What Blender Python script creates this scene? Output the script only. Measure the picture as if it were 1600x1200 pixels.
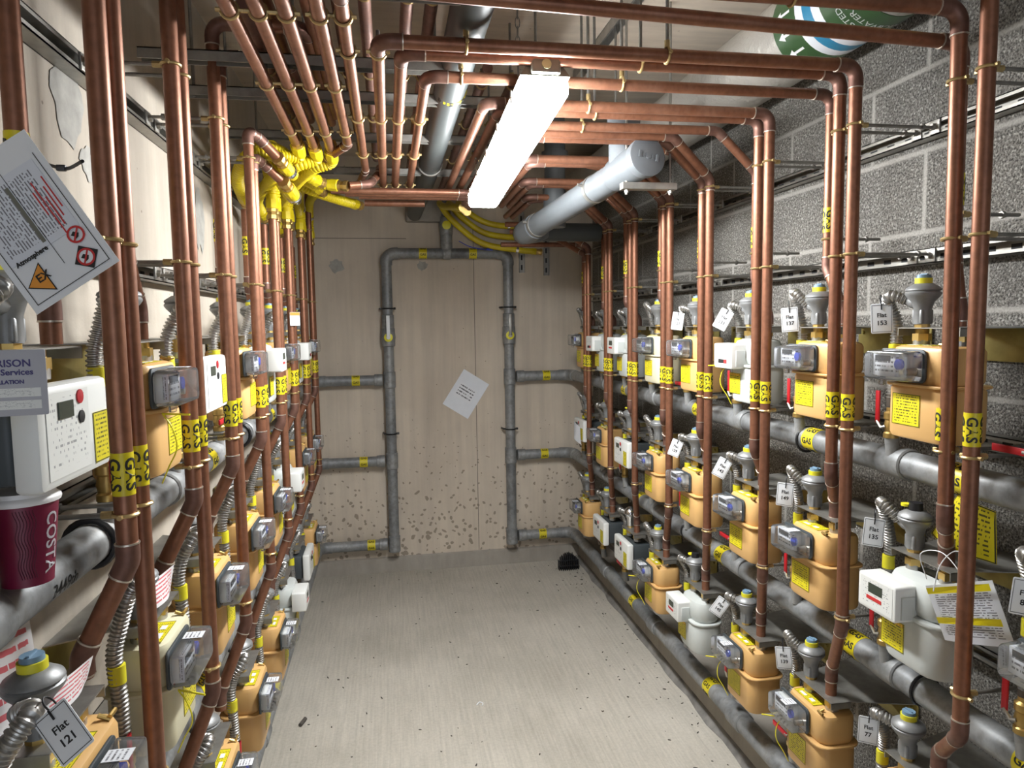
import bpy, math, random
from mathutils import Vector, Matrix
random.seed(7)
PI = math.pi
SC = bpy.context.scene
for o in list(bpy.data.objects): bpy.data.objects.remove(o, do_unlink=True)
COL = SC.collection

# ---------------------------------------------------------------- camera
RM = Matrix(((0.9850468, 0.0294555, -0.1697501), (-0.1716299, 0.0818132, -0.9817585), (-0.0150304, 0.9962123, 0.0856453)))
cd = bpy.data.cameras.new('camera'); cam = bpy.data.objects.new('camera', cd); COL.objects.link(cam)
cd.sensor_width = 36; cd.lens = 1104 / 1600 * 36; cd.clip_start = 0.02
cam.matrix_world = Matrix.Translation((0, 0, 1.785)) @ RM.to_4x4()
SC.camera = cam
# ---------------------------------------------------------------- world, exposure
w = bpy.data.worlds.new('world'); SC.world = w; w.use_nodes = True
w.node_tree.nodes['Background'].inputs[0].default_value = (0.80, 0.88, 1.0, 1)
w.node_tree.nodes['Background'].inputs[1].default_value = 0.62
SC.view_settings.view_transform = 'Standard'; SC.view_settings.look = 'None'
SC.view_settings.gamma = 1; SC.view_settings.use_curve_mapping = False
SC.view_settings.exposure = 1.5
LAMP = 46.0

# room: X across, Y into the room, Z up
XL, XR, YB, ZC = -0.66, 1.50, 5.10, 2.95
XFR, XFL = 1.22, -0.45            # front planes of the meters
MANR, MANL = 1.315, -0.535          # manifold centre lines
MZ = (1.405, 0.84, 0.222)
ROWZ = (1.492, 0.932, 0.387)      # undersides of the meters

# ---------------------------------------------------------------- materials
MATS = {}
def nt(name):
    m = bpy.data.materials.new(name); m.use_nodes = True
    t = m.node_tree; return m, t, t.nodes['Principled BSDF']
def lnk(t, a, b): t.links.new(a, b)
def setp(b, col=None, rough=None, metal=None, **k):
    if col is not None: b.inputs['Base Color'].default_value = (*col, 1)
    if rough is not None: b.inputs['Roughness'].default_value = rough
    if metal is not None: b.inputs['Metallic'].default_value = metal
    for n, v in k.items(): b.inputs[n.replace('_', ' ')].default_value = v
def noise(t, scale, detail=4, rough=.6, vec=None, co='Object', stretch=None):
    tc = t.nodes.new('ShaderNodeTexCoord'); n = t.nodes.new('ShaderNodeTexNoise')
    n.inputs['Scale'].default_value = scale; n.inputs['Detail'].default_value = detail; n.inputs['Roughness'].default_value = rough
    v = tc.outputs[co]
    if stretch:
        mp = t.nodes.new('ShaderNodeMapping'); mp.inputs['Scale'].default_value = stretch
        lnk(t, v, mp.inputs[0]); v = mp.outputs[0]
    lnk(t, v, n.inputs['Vector']); return n
def ramp(t, fac, stops):
    r = t.nodes.new('ShaderNodeValToRGB'); e = r.color_ramp.elements
    while len(e) < len(stops): e.new(.5)
    for i, (p, c) in enumerate(stops): e[i].position = p; e[i].color = (*c, 1)
    lnk(t, fac, r.inputs[0]); return r.outputs[0]
def bump(t, b, h, s, d=.01):
    n = t.nodes.new('ShaderNodeBump'); n.inputs['Strength'].default_value = s; n.inputs['Distance'].default_value = d
    lnk(t, h, n.inputs['Height']); lnk(t, n.outputs[0], b.inputs['Normal'])
def mul(t, a, b_, fac=1., mode='MULTIPLY'):
    m = t.nodes.new('ShaderNodeMixRGB'); m.blend_type = mode; m.inputs[0].default_value = fac
    lnk(t, a, m.inputs[1]); lnk(t, b_, m.inputs[2]); return m.outputs[0]
def simple(name, col, rough=.5, metal=0., var=.12, sc=14, bmp=0., **k):
    m, t, b = nt(name); setp(b, col, rough, metal, **k)
    if var:
        n = noise(t, sc, 5); lo = tuple(c * (1 - var) for c in col); hi = tuple(min(1, c * (1 + var)) for c in col)
        lnk(t, ramp(t, n.outputs[0], [(.3, lo), (.7, hi)]), b.inputs['Base Color'])
        if bmp: bump(t, b, n.outputs[0], bmp, .004)
    MATS[name] = m; return m

def copper(name, a, b2, c, rough):
    m, t, b = nt(name); setp(b, a, rough, .55)
    n = noise(t, 5, 6, .7, stretch=(1, 1, .35)); n2 = noise(t, 60, 3, .5)
    col = ramp(t, n.outputs[0], [(.28, a), (.5, b2), (.72, c)])
    col = mul(t, col, ramp(t, n2.outputs[0], [(.3, (.8, .8, .8)), (.6, (1, 1, 1))]))
    lnk(t, col, b.inputs['Base Color'])
    lnk(t, ramp(t, n.outputs[0], [(.3, (rough + .1,) * 3), (.7, (rough - .06,) * 3)]), b.inputs['Roughness'])
    MATS[name] = m
copper('copper', (.19, .080, .046), (.275, .118, .067), (.34, .168, .108), .40)
copper('copper_old', (.14, .075, .055), (.20, .10, .074), (.24, .135, .105), .5)
simple('solder', (.62, .56, .48), .35, .8)
simple('brass', (.55, .38, .13), .38, .85, .2)
simple('brass_clip', (.50, .37, .17), .42, .75, .2, 40)
simple('zinc', (.34, .33, .30), .4, .75, .2, 20)
simple('gold_zinc', (.40, .34, .12), .35, .7, .3, 9)
simple('rod', (.25, .24, .22), .45, .7, .2, 30)
simple('steel', (.42, .41, .39), .38, .85, .15, 30)
simple('chrome', (.7, .7, .7), .2, 1., 0)
simple('black', (.012, .012, .014), .45, 0, 0)
simple('slot', (.02, .02, .022), .7, 0, 0)
simple('dark_plastic', (.05, .06, .065), .5, 0, .1)
simple('beige', (.66, .40, .155), .42, 0, .05, 5)
simple('cream', (.66, .62, .44), .38, 0, .04, 5)
simple('white_plastic', (.74, .75, .72), .42, 0, .03, 5)
simple('grey_white', (.55, .58, .56), .42, 0, .04, 5)
simple('regulator', (.24, .245, .245), .45, .35, .15, 30, .1)
simple('blue_cap', (.16, .26, .36), .4, 0, .1)
simple('yellow_band', (.72, .66, .03), .45, 0, .05)
simple('sticker', (.66, .55, .012), .4, 0, .06, 30)
simple('red', (.45, .012, .02), .4, 0, .1)
simple('blue', (.03, .06, .5), .4, 0, .1)
simple('ink', (.015, .015, .015), .6, 0, 0)
simple('ink_red', (.55, .03, .03), .6, 0, 0)
simple('ink_orange', (.75, .30, .04), .6, 0, 0)
simple('paper_white', (.72, .75, .80), .5, 0, .03)
simple('tag_white', (.78, .80, .82), .35, 0, 0)
simple('pvc_grey', (.125, .137, .147), .38, 0, .1, 10)
simple('pvc_dark', (.055, .062, .062), .45, 0, .1, 10)
simple('lcd', (.05, .06, .045), .25, 0, 0)
simple('lamp_body', (.16, .16, .13), .5, 0, .1)
simple('lamp_knob', (.38, .40, .22), .5, 0, 0)
simple('cup', (.16, .006, .035), .4, 0, .05)
simple('cup_lid', (.78, .77, .76), .4, 0, 0)
simple('green_wrap', (.035, .085, .03), .4, 0, .05)
simple('blue_wrap', (.03, .22, .38), .4, 0, .05)
simple('yellow_tie', (.80, .72, .03), .4, 0, 0)
simple('patch', (.30, .28, .25), .9, 0, .15, 12, .3)
simple('iron', (.10, .085, .07), .6, .5, .3, 25)
simple('rubble', (.08, .07, .06), .9, 0, .3)

# foil wrap
m, t, b = nt('foil'); setp(b, (.42, .40, .36), .42, .25); n = noise(t, 9, 5); bump(t, b, n.outputs[0], .7, .03); MATS['foil'] = m
# grey painted iron manifold, dusty and stained
m, t, b = nt('manifold'); setp(b, (.27, .28, .28), .5, .25)
n = noise(t, 3.2, 6, .65); n2 = noise(t, 38, 4)
c = ramp(t, n.outputs[0], [(.32, (.13, .135, .14)), (.47, (.23, .24, .245)), (.66, (.34, .345, .34))])
lnk(t, mul(t, c, ramp(t, n2.outputs[0], [(.3, (.72, .7, .68)), (.55, (1, 1, 1))])), b.inputs['Base Color']); bump(t, b, n2.outputs[0], .15, .004)
MATS['manifold'] = m
# corrugated yellow sleeve
m, t, b = nt('yellow_hose'); setp(b, (.75, .55, .01), .42)
n = noise(t, 7, 4); lnk(t, ramp(t, n.outputs[0], [(.35, (.50, .36, .005)), (.6, (.66, .53, .01))]), b.inputs['Base Color']); MATS['yellow_hose'] = m
# clear polycarbonate
m = bpy.data.materials.new('clear'); m.use_nodes = True; t = m.node_tree; t.nodes.clear()
out = t.nodes.new('ShaderNodeOutputMaterial'); mx = t.nodes.new('ShaderNodeMixShader'); tr = t.nodes.new('ShaderNodeBsdfTransparent')
tr.inputs[0].default_value = (.96, .97, .98, 1); g = t.nodes.new('ShaderNodeBsdfGlossy'); g.inputs['Roughness'].default_value = .12
fr = t.nodes.new('ShaderNodeFresnel'); fr.inputs[0].default_value = 1.55
ma = t.nodes.new('ShaderNodeMath'); ma.operation = 'ADD'; ma.inputs[1].default_value = .06
lnk(t, fr.outputs[0], ma.inputs[0]); lnk(t, ma.outputs[0], mx.inputs[0]); lnk(t, tr.outputs[0], mx.inputs[1]); lnk(t, g.outputs[0], mx.inputs[2]); df = t.nodes.new('ShaderNodeBsdfDiffuse'); df.inputs[0].default_value = (.75, .78, .82, 1); m2 = t.nodes.new('ShaderNodeMixShader'); m2.inputs[0].default_value = .05
lnk(t, mx.outputs[0], m2.inputs[1]); lnk(t, df.outputs[0], m2.inputs[2]); lnk(t, m2.outputs[0], out.inputs[0])
MATS['clear'] = m
# lamp diffuser
m, t, b = nt('lamp_on'); setp(b, (.9, .9, .9), .3); b.inputs['Emission Color'].default_value = (.97, .99, 1, 1); b.inputs['Emission Strength'].default_value = LAMP
MATS['lamp_on'] = m

def printed(name, base, ink, lines, border=True, dens=.5, top=.94, bot=.06):
    """flat label stock with rows of small print, driven by the label's own UV"""
    m, t, b = nt(name); setp(b, base, .45)
    uv = t.nodes.new('ShaderNodeUVMap'); sp = t.nodes.new('ShaderNodeSeparateXYZ'); lnk(t, uv.outputs[0], sp.inputs[0])
    def M(op, a, c=None, d=None):
        n = t.nodes.new('ShaderNodeMath'); n.operation = op
        for i, v in enumerate((a, c, d)):
            if v is None: continue
            if isinstance(v, (int, float)): n.inputs[i].default_value = v
            else: lnk(t, v, n.inputs[i])
        return n.outputs[0]
    u, v = sp.outputs[0], sp.outputs[1]
    row = M('MULTIPLY', v, lines); stripe = M('LESS_THAN', M('FRACT', row), .42)
    fl = M('FLOOR', row); cb = t.nodes.new('ShaderNodeCombineXYZ'); lnk(t, M('MULTIPLY', u, 22), cb.inputs[0]); lnk(t, M('MULTIPLY', fl, 7.3), cb.inputs[1])
    no = t.nodes.new('ShaderNodeTexNoise'); no.inputs['Scale'].default_value = 1; no.inputs['Detail'].default_value = 1; lnk(t, cb.outputs[0], no.inputs[0])
    word = M('GREATER_THAN', no.outputs[0], 1 - dens)
    ins = M('MULTIPLY', M('MULTIPLY', M('GREATER_THAN', u, .09), M('LESS_THAN', u, .91)), M('MULTIPLY', M('GREATER_THAN', v, bot + .04), M('LESS_THAN', v, top)))
    f = M('MULTIPLY', M('MULTIPLY', stripe, word), M('MULTIPLY', ins, .88))
    if border:
        e = M('MAXIMUM', M('ABSOLUTE', M('SUBTRACT', u, .5)), M('ABSOLUTE', M('SUBTRACT', v, .5)))
        f = M('MAXIMUM', f, M('MULTIPLY', M('GREATER_THAN', e, .475), M('LESS_THAN', e, .495)))
    mx = t.nodes.new('ShaderNodeMixRGB'); lnk(t, f, mx.inputs[0]); mx.inputs[1].default_value = (*base, 1); mx.inputs[2].default_value = (*ink, 1)
    lnk(t, mx.outputs[0], b.inputs['Base Color']); MATS[name] = m
printed('yellow_label', (.70, .60, .015), (.02, .02, .015), 11)
printed('orange_label', (.85, .50, .03), (.05, .03, .02), 9)
printed('white_label', (.74, .76, .80), (.05, .05, .06), 5, False, .55)
printed('doc_print', (.70, .73, .79), (.12, .12, .14), 26, False, .55)
printed('panel_print', (.72, .73, .70), (.25, .26, .27), 14, False, .42)
printed('red_paper', (.72, .70, .70), (.55, .04, .06), 7, False, .62)

# walls
def concrete(name, lo, hi, pits=True, streak=(6, 6, .35), splat=False, bm=.25):
    m, t, b = nt(name); setp(b, hi, .85)
    n = noise(t, 1.6, 7, .62); s = noise(t, 2.4, 4, .6, stretch=streak)
    c = ramp(t, n.outputs[0], [(.3, lo), (.7, hi)])
    c = mul(t, c, ramp(t, s.outputs[0], [(.3, (.84, .84, .85)), (.62, (1, 1, 1))]))
    if pits:
        v = t.nodes.new('ShaderNodeTexVoronoi'); v.inputs['Scale'].default_value = 13; v.inputs['Randomness'].default_value = 1
        tc = t.nodes.new('ShaderNodeTexCoord'); lnk(t, tc.outputs['Object'], v.inputs['Vector'])
        c = mul(t, c, ramp(t, v.outputs['Distance'], [(.035, (.45, .42, .4)), (.06, (1, 1, 1))]))
    if splat:
        v = t.nodes.new('ShaderNodeTexVoronoi'); v.inputs['Scale'].default_value = 23
        tc = t.nodes.new('ShaderNodeTexCoord'); nn = noise(t, 5, 3)
        ad = t.nodes.new('ShaderNodeMixRGB'); ad.blend_type = 'ADD'; ad.inputs[0].default_value = .12; lnk(t, tc.outputs['Object'], ad.inputs[1]); lnk(t, nn.outputs['Color'], ad.inputs[2])
        lnk(t, ad.outputs[0], v.inputs['Vector'])
        sp = t.nodes.new('ShaderNodeSeparateXYZ'); lnk(t, tc.outputs['Object'], sp.inputs[0])
        mr = t.nodes.new('ShaderNodeMapRange'); mr.inputs[1].default_value = .25; mr.inputs[2].default_value = 1.25; mr.inputs[3].default_value = .31; mr.inputs[4].default_value = .03
        lnk(t, sp.outputs[2], mr.inputs[0])
        lt = t.nodes.new('ShaderNodeMath'); lt.operation = 'LESS_THAN'; lnk(t, v.outputs['Distance'], lt.inputs[0]); lnk(t, mr.outputs[0], lt.inputs[1])
        mx = t.nodes.new('ShaderNodeMixRGB'); mx.blend_type = 'MULTIPLY'; mf = t.nodes.new('ShaderNodeMath'); mf.operation = 'MULTIPLY'; mf.inputs[1].default_value = .8
        lnk(t, lt.outputs[0], mf.inputs[0]); lnk(t, mf.outputs[0], mx.inputs[0]); lnk(t, c, mx.inputs[1]); mx.inputs[2].default_value = (.42, .39, .36, 1); c = mx.outputs[0]
    lnk(t, c, b.inputs['Base Color']); g = noise(t, 45, 6, .7); bump(t, b, g.outputs[0], bm, .006); MATS[name] = m
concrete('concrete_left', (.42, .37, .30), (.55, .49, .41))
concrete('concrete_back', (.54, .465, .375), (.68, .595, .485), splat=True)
concrete('concrete_ceiling', (.52, .44, .35), (.68, .59, .48), streak=(1, 8, 1))
concrete('concrete_kerb', (.28, .25, .21), (.40, .37, .32), pits=False)
# floor: brushed slab
m, t, b = nt('floor'); setp(b, (.45, .42, .36), .8)
n = noise(t, 1.1, 7, .6); s = noise(t, 9, 4, .6, stretch=(9, .35, 1)); g = noise(t, 70, 5, .7)
c = ramp(t, n.outputs[0], [(.28, (.40, .37, .31)), (.5, (.50, .465, .40)), (.75, (.60, .56, .49))])
c = mul(t, c, ramp(t, s.outputs[0], [(.3, (.86, .86, .86)), (.65, (1.05, 1.05, 1.05))])); c = mul(t, c, ramp(t, g.outputs[0], [(.3, (.85, .85, .85)), (.6, (1, 1, 1))]))
lnk(t, c, b.inputs['Base Color']); bump(t, b, g.outputs[0], .3, .004); MATS['floor'] = m
# open-textured concrete blocks with struck joints
m, t, b = nt('blockwork'); setp(b, (.4, .39, .36), .95)
tc = t.nodes.new('ShaderNodeTexCoord'); mp = t.nodes.new('ShaderNodeMapping'); mp.inputs['Rotation'].default_value = (0, 0, 0)
sp = t.nodes.new('ShaderNodeSeparateXYZ'); cb = t.nodes.new('ShaderNodeCombineXYZ'); lnk(t, tc.outputs['Object'], sp.inputs[0]); lnk(t, sp.outputs[1], cb.inputs[0]); lnk(t, sp.outputs[2], cb.inputs[1])
br = t.nodes.new('ShaderNodeTexBrick'); br.inputs['Scale'].default_value = 1; br.inputs['Brick Width'].default_value = .45; br.inputs['Row Height'].default_value = .225
br.inputs['Mortar Size'].default_value = .013; br.inputs['Mortar Smooth'].default_value = .8; br.inputs['Color1'].default_value = (1, 1, 1, 1); br.inputs['Color2'].default_value = (.88, .88, .88, 1); br.inputs['Mortar'].default_value = (0, 0, 0, 1)
lnk(t, cb.outputs[0], br.inputs['Vector'])
vo = t.nodes.new('ShaderNodeTexVoronoi'); vo.inputs['Scale'].default_value = 95; lnk(t, tc.outputs['Object'], vo.inputs['Vector'])
n = noise(t, 170, 3, .7); g = noise(t, 2.5, 4)
agg = ramp(t, n.outputs[0], [(.38, (.10, .095, .088)), (.48, (.33, .32, .295)), (.6, (.56, .545, .505))])
agg = mul(t, agg, ramp(t, vo.outputs['Distance'], [(.18, (1.15, 1.15, 1.15)), (.5, (.62, .61, .60))])); agg = mul(t, agg, br.outputs['Color'], .6); agg = mul(t, agg, ramp(t, g.outputs[0], [(.3, (.8, .8, .8)), (.7, (1.05, 1.04, 1.02))]))
mx = t.nodes.new('ShaderNodeMixRGB'); lnk(t, br.outputs['Fac'], mx.inputs[0]); lnk(t, agg, mx.inputs[1]); mg = ramp(t, n.outputs[0], [(.3, (.24, .23, .21)), (.6, (.37, .355, .325))]); lnk(t, mg, mx.inputs[2])
lnk(t, mx.outputs[0], b.inputs['Base Color'])
mm = t.nodes.new('ShaderNodeMixRGB'); lnk(t, br.outputs['Fac'], mm.inputs[0]); lnk(t, n.outputs[0], mm.inputs[1]); mm.inputs[2].default_value = (.5, .5, .5, 1)
bump(t, b, mm.outputs[0], .9, .012); MATS['blockwork'] = m

# ---------------------------------------------------------------- mesh helpers
class MB:
    def __init__(s): s.v = []; s.f = []; s.uv = {}
    def add(s, vs, fs):
        o = len(s.v); s.v += [tuple(p) for p in vs]; s.f += [tuple(i + o for i in f) for f in fs]
    def box(s, a, b):
        x0, y0, z0 = a; x1, y1, z1 = b
        s.add([(x0, y0, z0), (x1, y0, z0), (x1, y1, z0), (x0, y1, z0), (x0, y0, z1), (x1, y0, z1), (x1, y1, z1), (x0, y1, z1)],
              [(0, 3, 2, 1), (4, 5, 6, 7), (0, 1, 5, 4), (1, 2, 6, 5), (2, 3, 7, 6), (3, 0, 4, 7)]); return s
    def tube(s, pts, rad, n=12, cap=True):
        pts = [Vector(p) for p in pts]; N = len(pts)
        rf = rad if callable(rad) else (lambda i: rad)
        T = [(pts[min(i + 1, N - 1)] - pts[max(i - 1, 0)]).normalized() for i in range(N)]
        u = T[0].orthogonal().normalized(); vs = []
        for i in range(N):
            u = (u - T[i] * u.dot(T[i])).normalized(); w_ = T[i].cross(u); r = rf(i)
            for k in range(n):
                a = 2 * PI * k / n; vs.append(pts[i] + (u * math.cos(a) + w_ * math.sin(a)) * r)
        fs = [(i * n + k, i * n + (k + 1) % n, (i + 1) * n + (k + 1) % n, (i + 1) * n + k) for i in range(N - 1) for k in range(n)]
        if cap: fs += [tuple(range(n - 1, -1, -1)), tuple((N - 1) * n + k for k in range(n))]
        s.add(vs, fs); return s
    def cyl(s, a, b, r, n=16, r2=None): return s.tube([a, b], (lambda i: (r, r if r2 is None else r2)[i]), n)
    def lathe(s, prof, n=20, c=(0, 0, 0), axis='z'):
        vs = []
        for (r, h) in prof:
            for k in range(n):
                a = 2 * PI * k / n; x, y = r * math.cos(a), r * math.sin(a)
                vs.append((c[0] + x, c[1] + y, c[2] + h) if axis == 'z' else ((c[0] + x, c[1] + h, c[2] + y) if axis == 'y' else (c[0] + h, c[1] + x, c[2] + y)))
        N = len(prof)
        fs = [(i * n + k, i * n + (k + 1) % n, (i + 1) * n + (k + 1) % n, (i + 1) * n + k) for i in range(N - 1) for k in range(n)]
        fs += [tuple(range(n - 1, -1, -1)), tuple((N - 1) * n + k for k in range(n))]
        s.add(vs, fs); return s
    def rbox(s, c, size, r=.01, e=.005, axis='z', taper=0, seg=4):
        """rounded box: corners of radius r around `axis`, end edges eased by e"""
        W, D, H = size if axis == 'z' else ((size[0], size[2], size[1]) if axis == 'y' else (size[1], size[2], size[0])); rings = [(-H / 2, e), (-H / 2 + e * .3, e * .3), (-H / 2 + e, 0), (H / 2 - e, taper), (H / 2 - e * .3, e * .3 + taper), (H / 2, e + taper)]
        vs = []; n = 4 * (seg + 1)
        for (h, ins) in rings:
            rr = max(r - ins * .5, .0005); hw, hd = W / 2 - ins - rr, D / 2 - ins - rr
            for q, (sx, sy) in enumerate(((1, 1), (-1, 1), (-1, -1), (1, -1))):
                for k in range(seg + 1):
                    a = PI / 2 * (q + k / seg); x, y = sx * hw + rr * math.cos(a), sy * hd + rr * math.sin(a)
                    p = (x, y, h) if axis == 'z' else ((x, -h, y) if axis == 'y' else (h, x, y))
                    vs.append((c[0] + p[0], c[1] + p[1], c[2] + p[2]))
        N = len(rings)
        fs = [(i * n + k, i * n + (k + 1) % n, (i + 1) * n + (k + 1) % n, (i + 1) * n + k) for i in range(N - 1) for k in range(n)]
        fs += [tuple(range(n - 1, -1, -1)), tuple((N - 1) * n + k for k in range(n))]
        s.add(vs, fs); return s
    def quad(s, p0, p1, p2, p3, th=.0012, nx=1, bend=0):
        """thin printed sheet with UVs; p0 bottom-left, p1 bottom-right, p2 top-right, p3 top-left"""
        P = [Vector(p) for p in (p0, p1, p2, p3)]; nrm = (P[1] - P[0]).cross(P[3] - P[0]).normalized(); o = len(s.v); K = max(nx, 1); vs = []
        for lay in (0, 1):
            for j in range(2):
                for i in range(K + 1):
                    u = i / K; p = (P[0].lerp(P[1], u) if j == 0 else P[3].lerp(P[2], u)) + nrm * (bend * math.sin(PI * u * 1.3) * (1 if j == 0 else .3) - th * lay); vs.append(tuple(p))
        s.v += vs; W = K + 1
        for i in range(K):
            a = [o + i, o + i + 1, o + W + i + 1, o + W + i]; s.uv[len(s.f)] = [(i / K, 0), ((i + 1) / K, 0), ((i + 1) / K, 1), (i / K, 1)]; s.f.append(tuple(a))
            b_ = [o + 2 * W + i, o + 3 * W + i, o + 3 * W + i + 1, o + 2 * W + i + 1]; s.uv[len(s.f)] = [(0, 0)] * 4; s.f.append(tuple(b_))
            s.f.append((o + i, o + 2 * W + i, o + 2 * W + i + 1, o + i + 1)); s.f.append((o + W + i, o + W + i + 1, o + 3 * W + i + 1, o + 3 * W + i))
        s.f.append((o, o + W, o + 3 * W, o + 2 * W)); s.f.append((o + K, o + 2 * W + K, o + 3 * W + K, o + W + K)); return s
    def torus(s, c, R, r, axis='z', n=24, k=8, a0=0, a1=2 * PI):
        full = abs(a1 - a0 - 2 * PI) < 1e-6; N = n if full else n + 1; pts = []
        for i in range(n + 1):
            a = a0 + (a1 - a0) * i / n; x, y = R * math.cos(a), R * math.sin(a)
            pts.append((c[0] + x, c[1] + y, c[2]) if axis == 'z' else ((c[0] + x, c[1], c[2] + y) if axis == 'y' else (c[0], c[1] + x, c[2] + y)))
        return s.tube(pts, r, k, cap=not full)
    def mesh(s, name, mat, smooth=True):
        me = bpy.data.meshes.new(name); me.from_pydata(s.v, [], s.f)
        if s.uv:
            ul = me.uv_layers.new(name='UVMap')
            for fi, uvs in s.uv.items():
                for li, uvp in zip(me.polygons[fi].loop_indices, uvs): ul.data[li].uv = uvp
        me.materials.append(MATS[mat])
        if smooth: 
            me.polygons.foreach_set('use_smooth', [True] * len(me.polygons))
            try: me.set_sharp_from_angle(angle=math.radians(38))
            except Exception: pass
        me.update(); return me
def link(name, me, parent=None, loc=None, rot=None):
    o = bpy.data.objects.new(name, me); COL.objects.link(o)
    if parent is not None: o.parent = parent
    if loc is not None: o.location = loc
    if rot is not None: o.rotation_euler = rot
    return o
def tag(o, label, cat, group=None):
    o['label'] = label; o['category'] = cat
    if group: o['group'] = group
    return o
def thing(name, label, cat, loc=(0, 0, 0), rz=0, group=None):
    return tag(link(name, None, None, loc, (0, 0, rz)), label, cat, group)
def struct(name, mb, mat, smooth=False):
    o = link(name, mb.mesh(name, mat, smooth)); o['kind'] = 'structure'; return o
def solo(name, mb, mat, label, cat, group=None):
    return tag(link(name, mb.mesh(name, mat)), label, cat, group)

def arc(pts, R, step=7):
    """polyline with rounded corners"""
    P = [Vector(p) for p in pts]; out = [P[0]]; cors = []
    for i in range(1, len(P) - 1):
        a, b_, c = P[i - 1], P[i], P[i + 1]; d1 = (a - b_).normalized(); d2 = (c - b_).normalized(); ang = d1.angle(d2)
        if ang > PI - .03: out.append(b_); continue
        tl = min(R / math.tan(ang / 2), (a - b_).length * .48, (c - b_).length * .48); s_, e_ = b_ + d1 * tl, b_ + d2 * tl
        rr = tl * math.tan(ang / 2); cen = b_ + (d1 + d2).normalized() * (rr / math.sin(ang / 2)); cs = []
        v0, v1 = s_ - cen, e_ - cen; th = v0.angle(v1)
        for k in range(step + 1):
            f = k / step; cs.append(cen + (v0 * math.sin((1 - f) * th) + v1 * math.sin(f * th)) / math.sin(th))
        out += cs; cors.append([s_ + d1 * .022] + cs + [e_ + d2 * .022])
    out.append(P[-1]); return out, cors
def spline(pts, n=10):
    P = [Vector(p) for p in pts]; P = [P[0] * 2 - P[1]] + P + [P[-1] * 2 - P[-2]]; out = []
    for i in range(1, len(P) - 2):
        for k in range(n):
            t_ = k / n; a, b_, c, d = P[i - 1:i + 3]
            out.append(.5 * ((2 * b_) + (c - a) * t_ + (2 * a - 5 * b_ + 4 * c - d) * t_ ** 2 + (3 * b_ - a - 3 * c + d) * t_ ** 3))
    out.append(P[-2]); return out
def resample(pts, ds):
    out = [pts[0]]; acc = 0
    for a, b_ in zip(pts, pts[1:]):
        L = (b_ - a).length; d = ds - acc
        while d <= L: out.append(a.lerp(b_, d / L)); d += ds
        acc = L - (d - ds)
    return out

# text
TXT = {}
def text_mesh(s, size, mat='ink', bold=.0, ext=.0004):
    key = (s, size, mat)
    if key in TXT: return TXT[key]
    cu = bpy.data.curves.new('lettering', 'FONT'); cu.body = s; cu.size = size; cu.align_x = 'CENTER'; cu.align_y = 'CENTER'; cu.extrude = ext; cu.offset = bold; cu.resolution_u = 3; cu.space_line = 1.15
    ob = bpy.data.objects.new('lettering', cu); COL.objects.link(ob); dg = bpy.context.evaluated_depsgraph_get()
    me = bpy.data.meshes.new_from_object(ob.evaluated_get(dg)); bpy.data.objects.remove(ob, do_unlink=True)
    me.materials.clear(); me.materials.append(MATS[mat]); TXT[key] = me; return me
GASV = None
BAND = {}
def gas_band(parent, p, axis, r, L=.072, reps=3, phase=0., vertical=True, size=None, flip=1):
    """yellow GAS tape wrapped round a pipe; parent is the pipe"""
    key = (round(r, 4), L, reps, round(phase, 2), vertical, size, flip)
    if key not in BAND:
        mb = MB(); mb.tube([(0, 0, -L / 2), (0, 0, L / 2)], r + .0008, 20); bm_ = mb.mesh('gas_tape', 'sticker')
        size = size or (L * .42)
        src = text_mesh('GAS', size, 'ink', .0006)
        tb = MB(); R_ = r + .0012
        for k in range(reps):
            a0 = phase + 2 * PI * k / reps; vs = []
            for v in src.vertices:
                x, y, z = v.co
                if vertical: h, w_ = -x, y          # reads downwards
                else: h, w_ = y, x
                if not vertical: h, w_ = x * flip, -y * flip
                ang = a0 + w_ / R_; rr = R_ + z
                vs.append((rr * math.cos(ang), rr * math.sin(ang), h))
            tb.add(vs, [tuple(pl.vertices) for pl in src.polygons])
        BAND[key] = (bm_, tb.mesh('gas_lettering', 'ink', False))
    bm_, tm = BAND[key]; q = Vector((0, 0, 1)).rotation_difference(Vector(axis))
    o = link('gas_tape', bm_, parent); o.rotation_mode = 'QUATERNION'; o.location = p; o.rotation_quaternion = q
    link('gas_lettering', tm, o); return o

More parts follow.
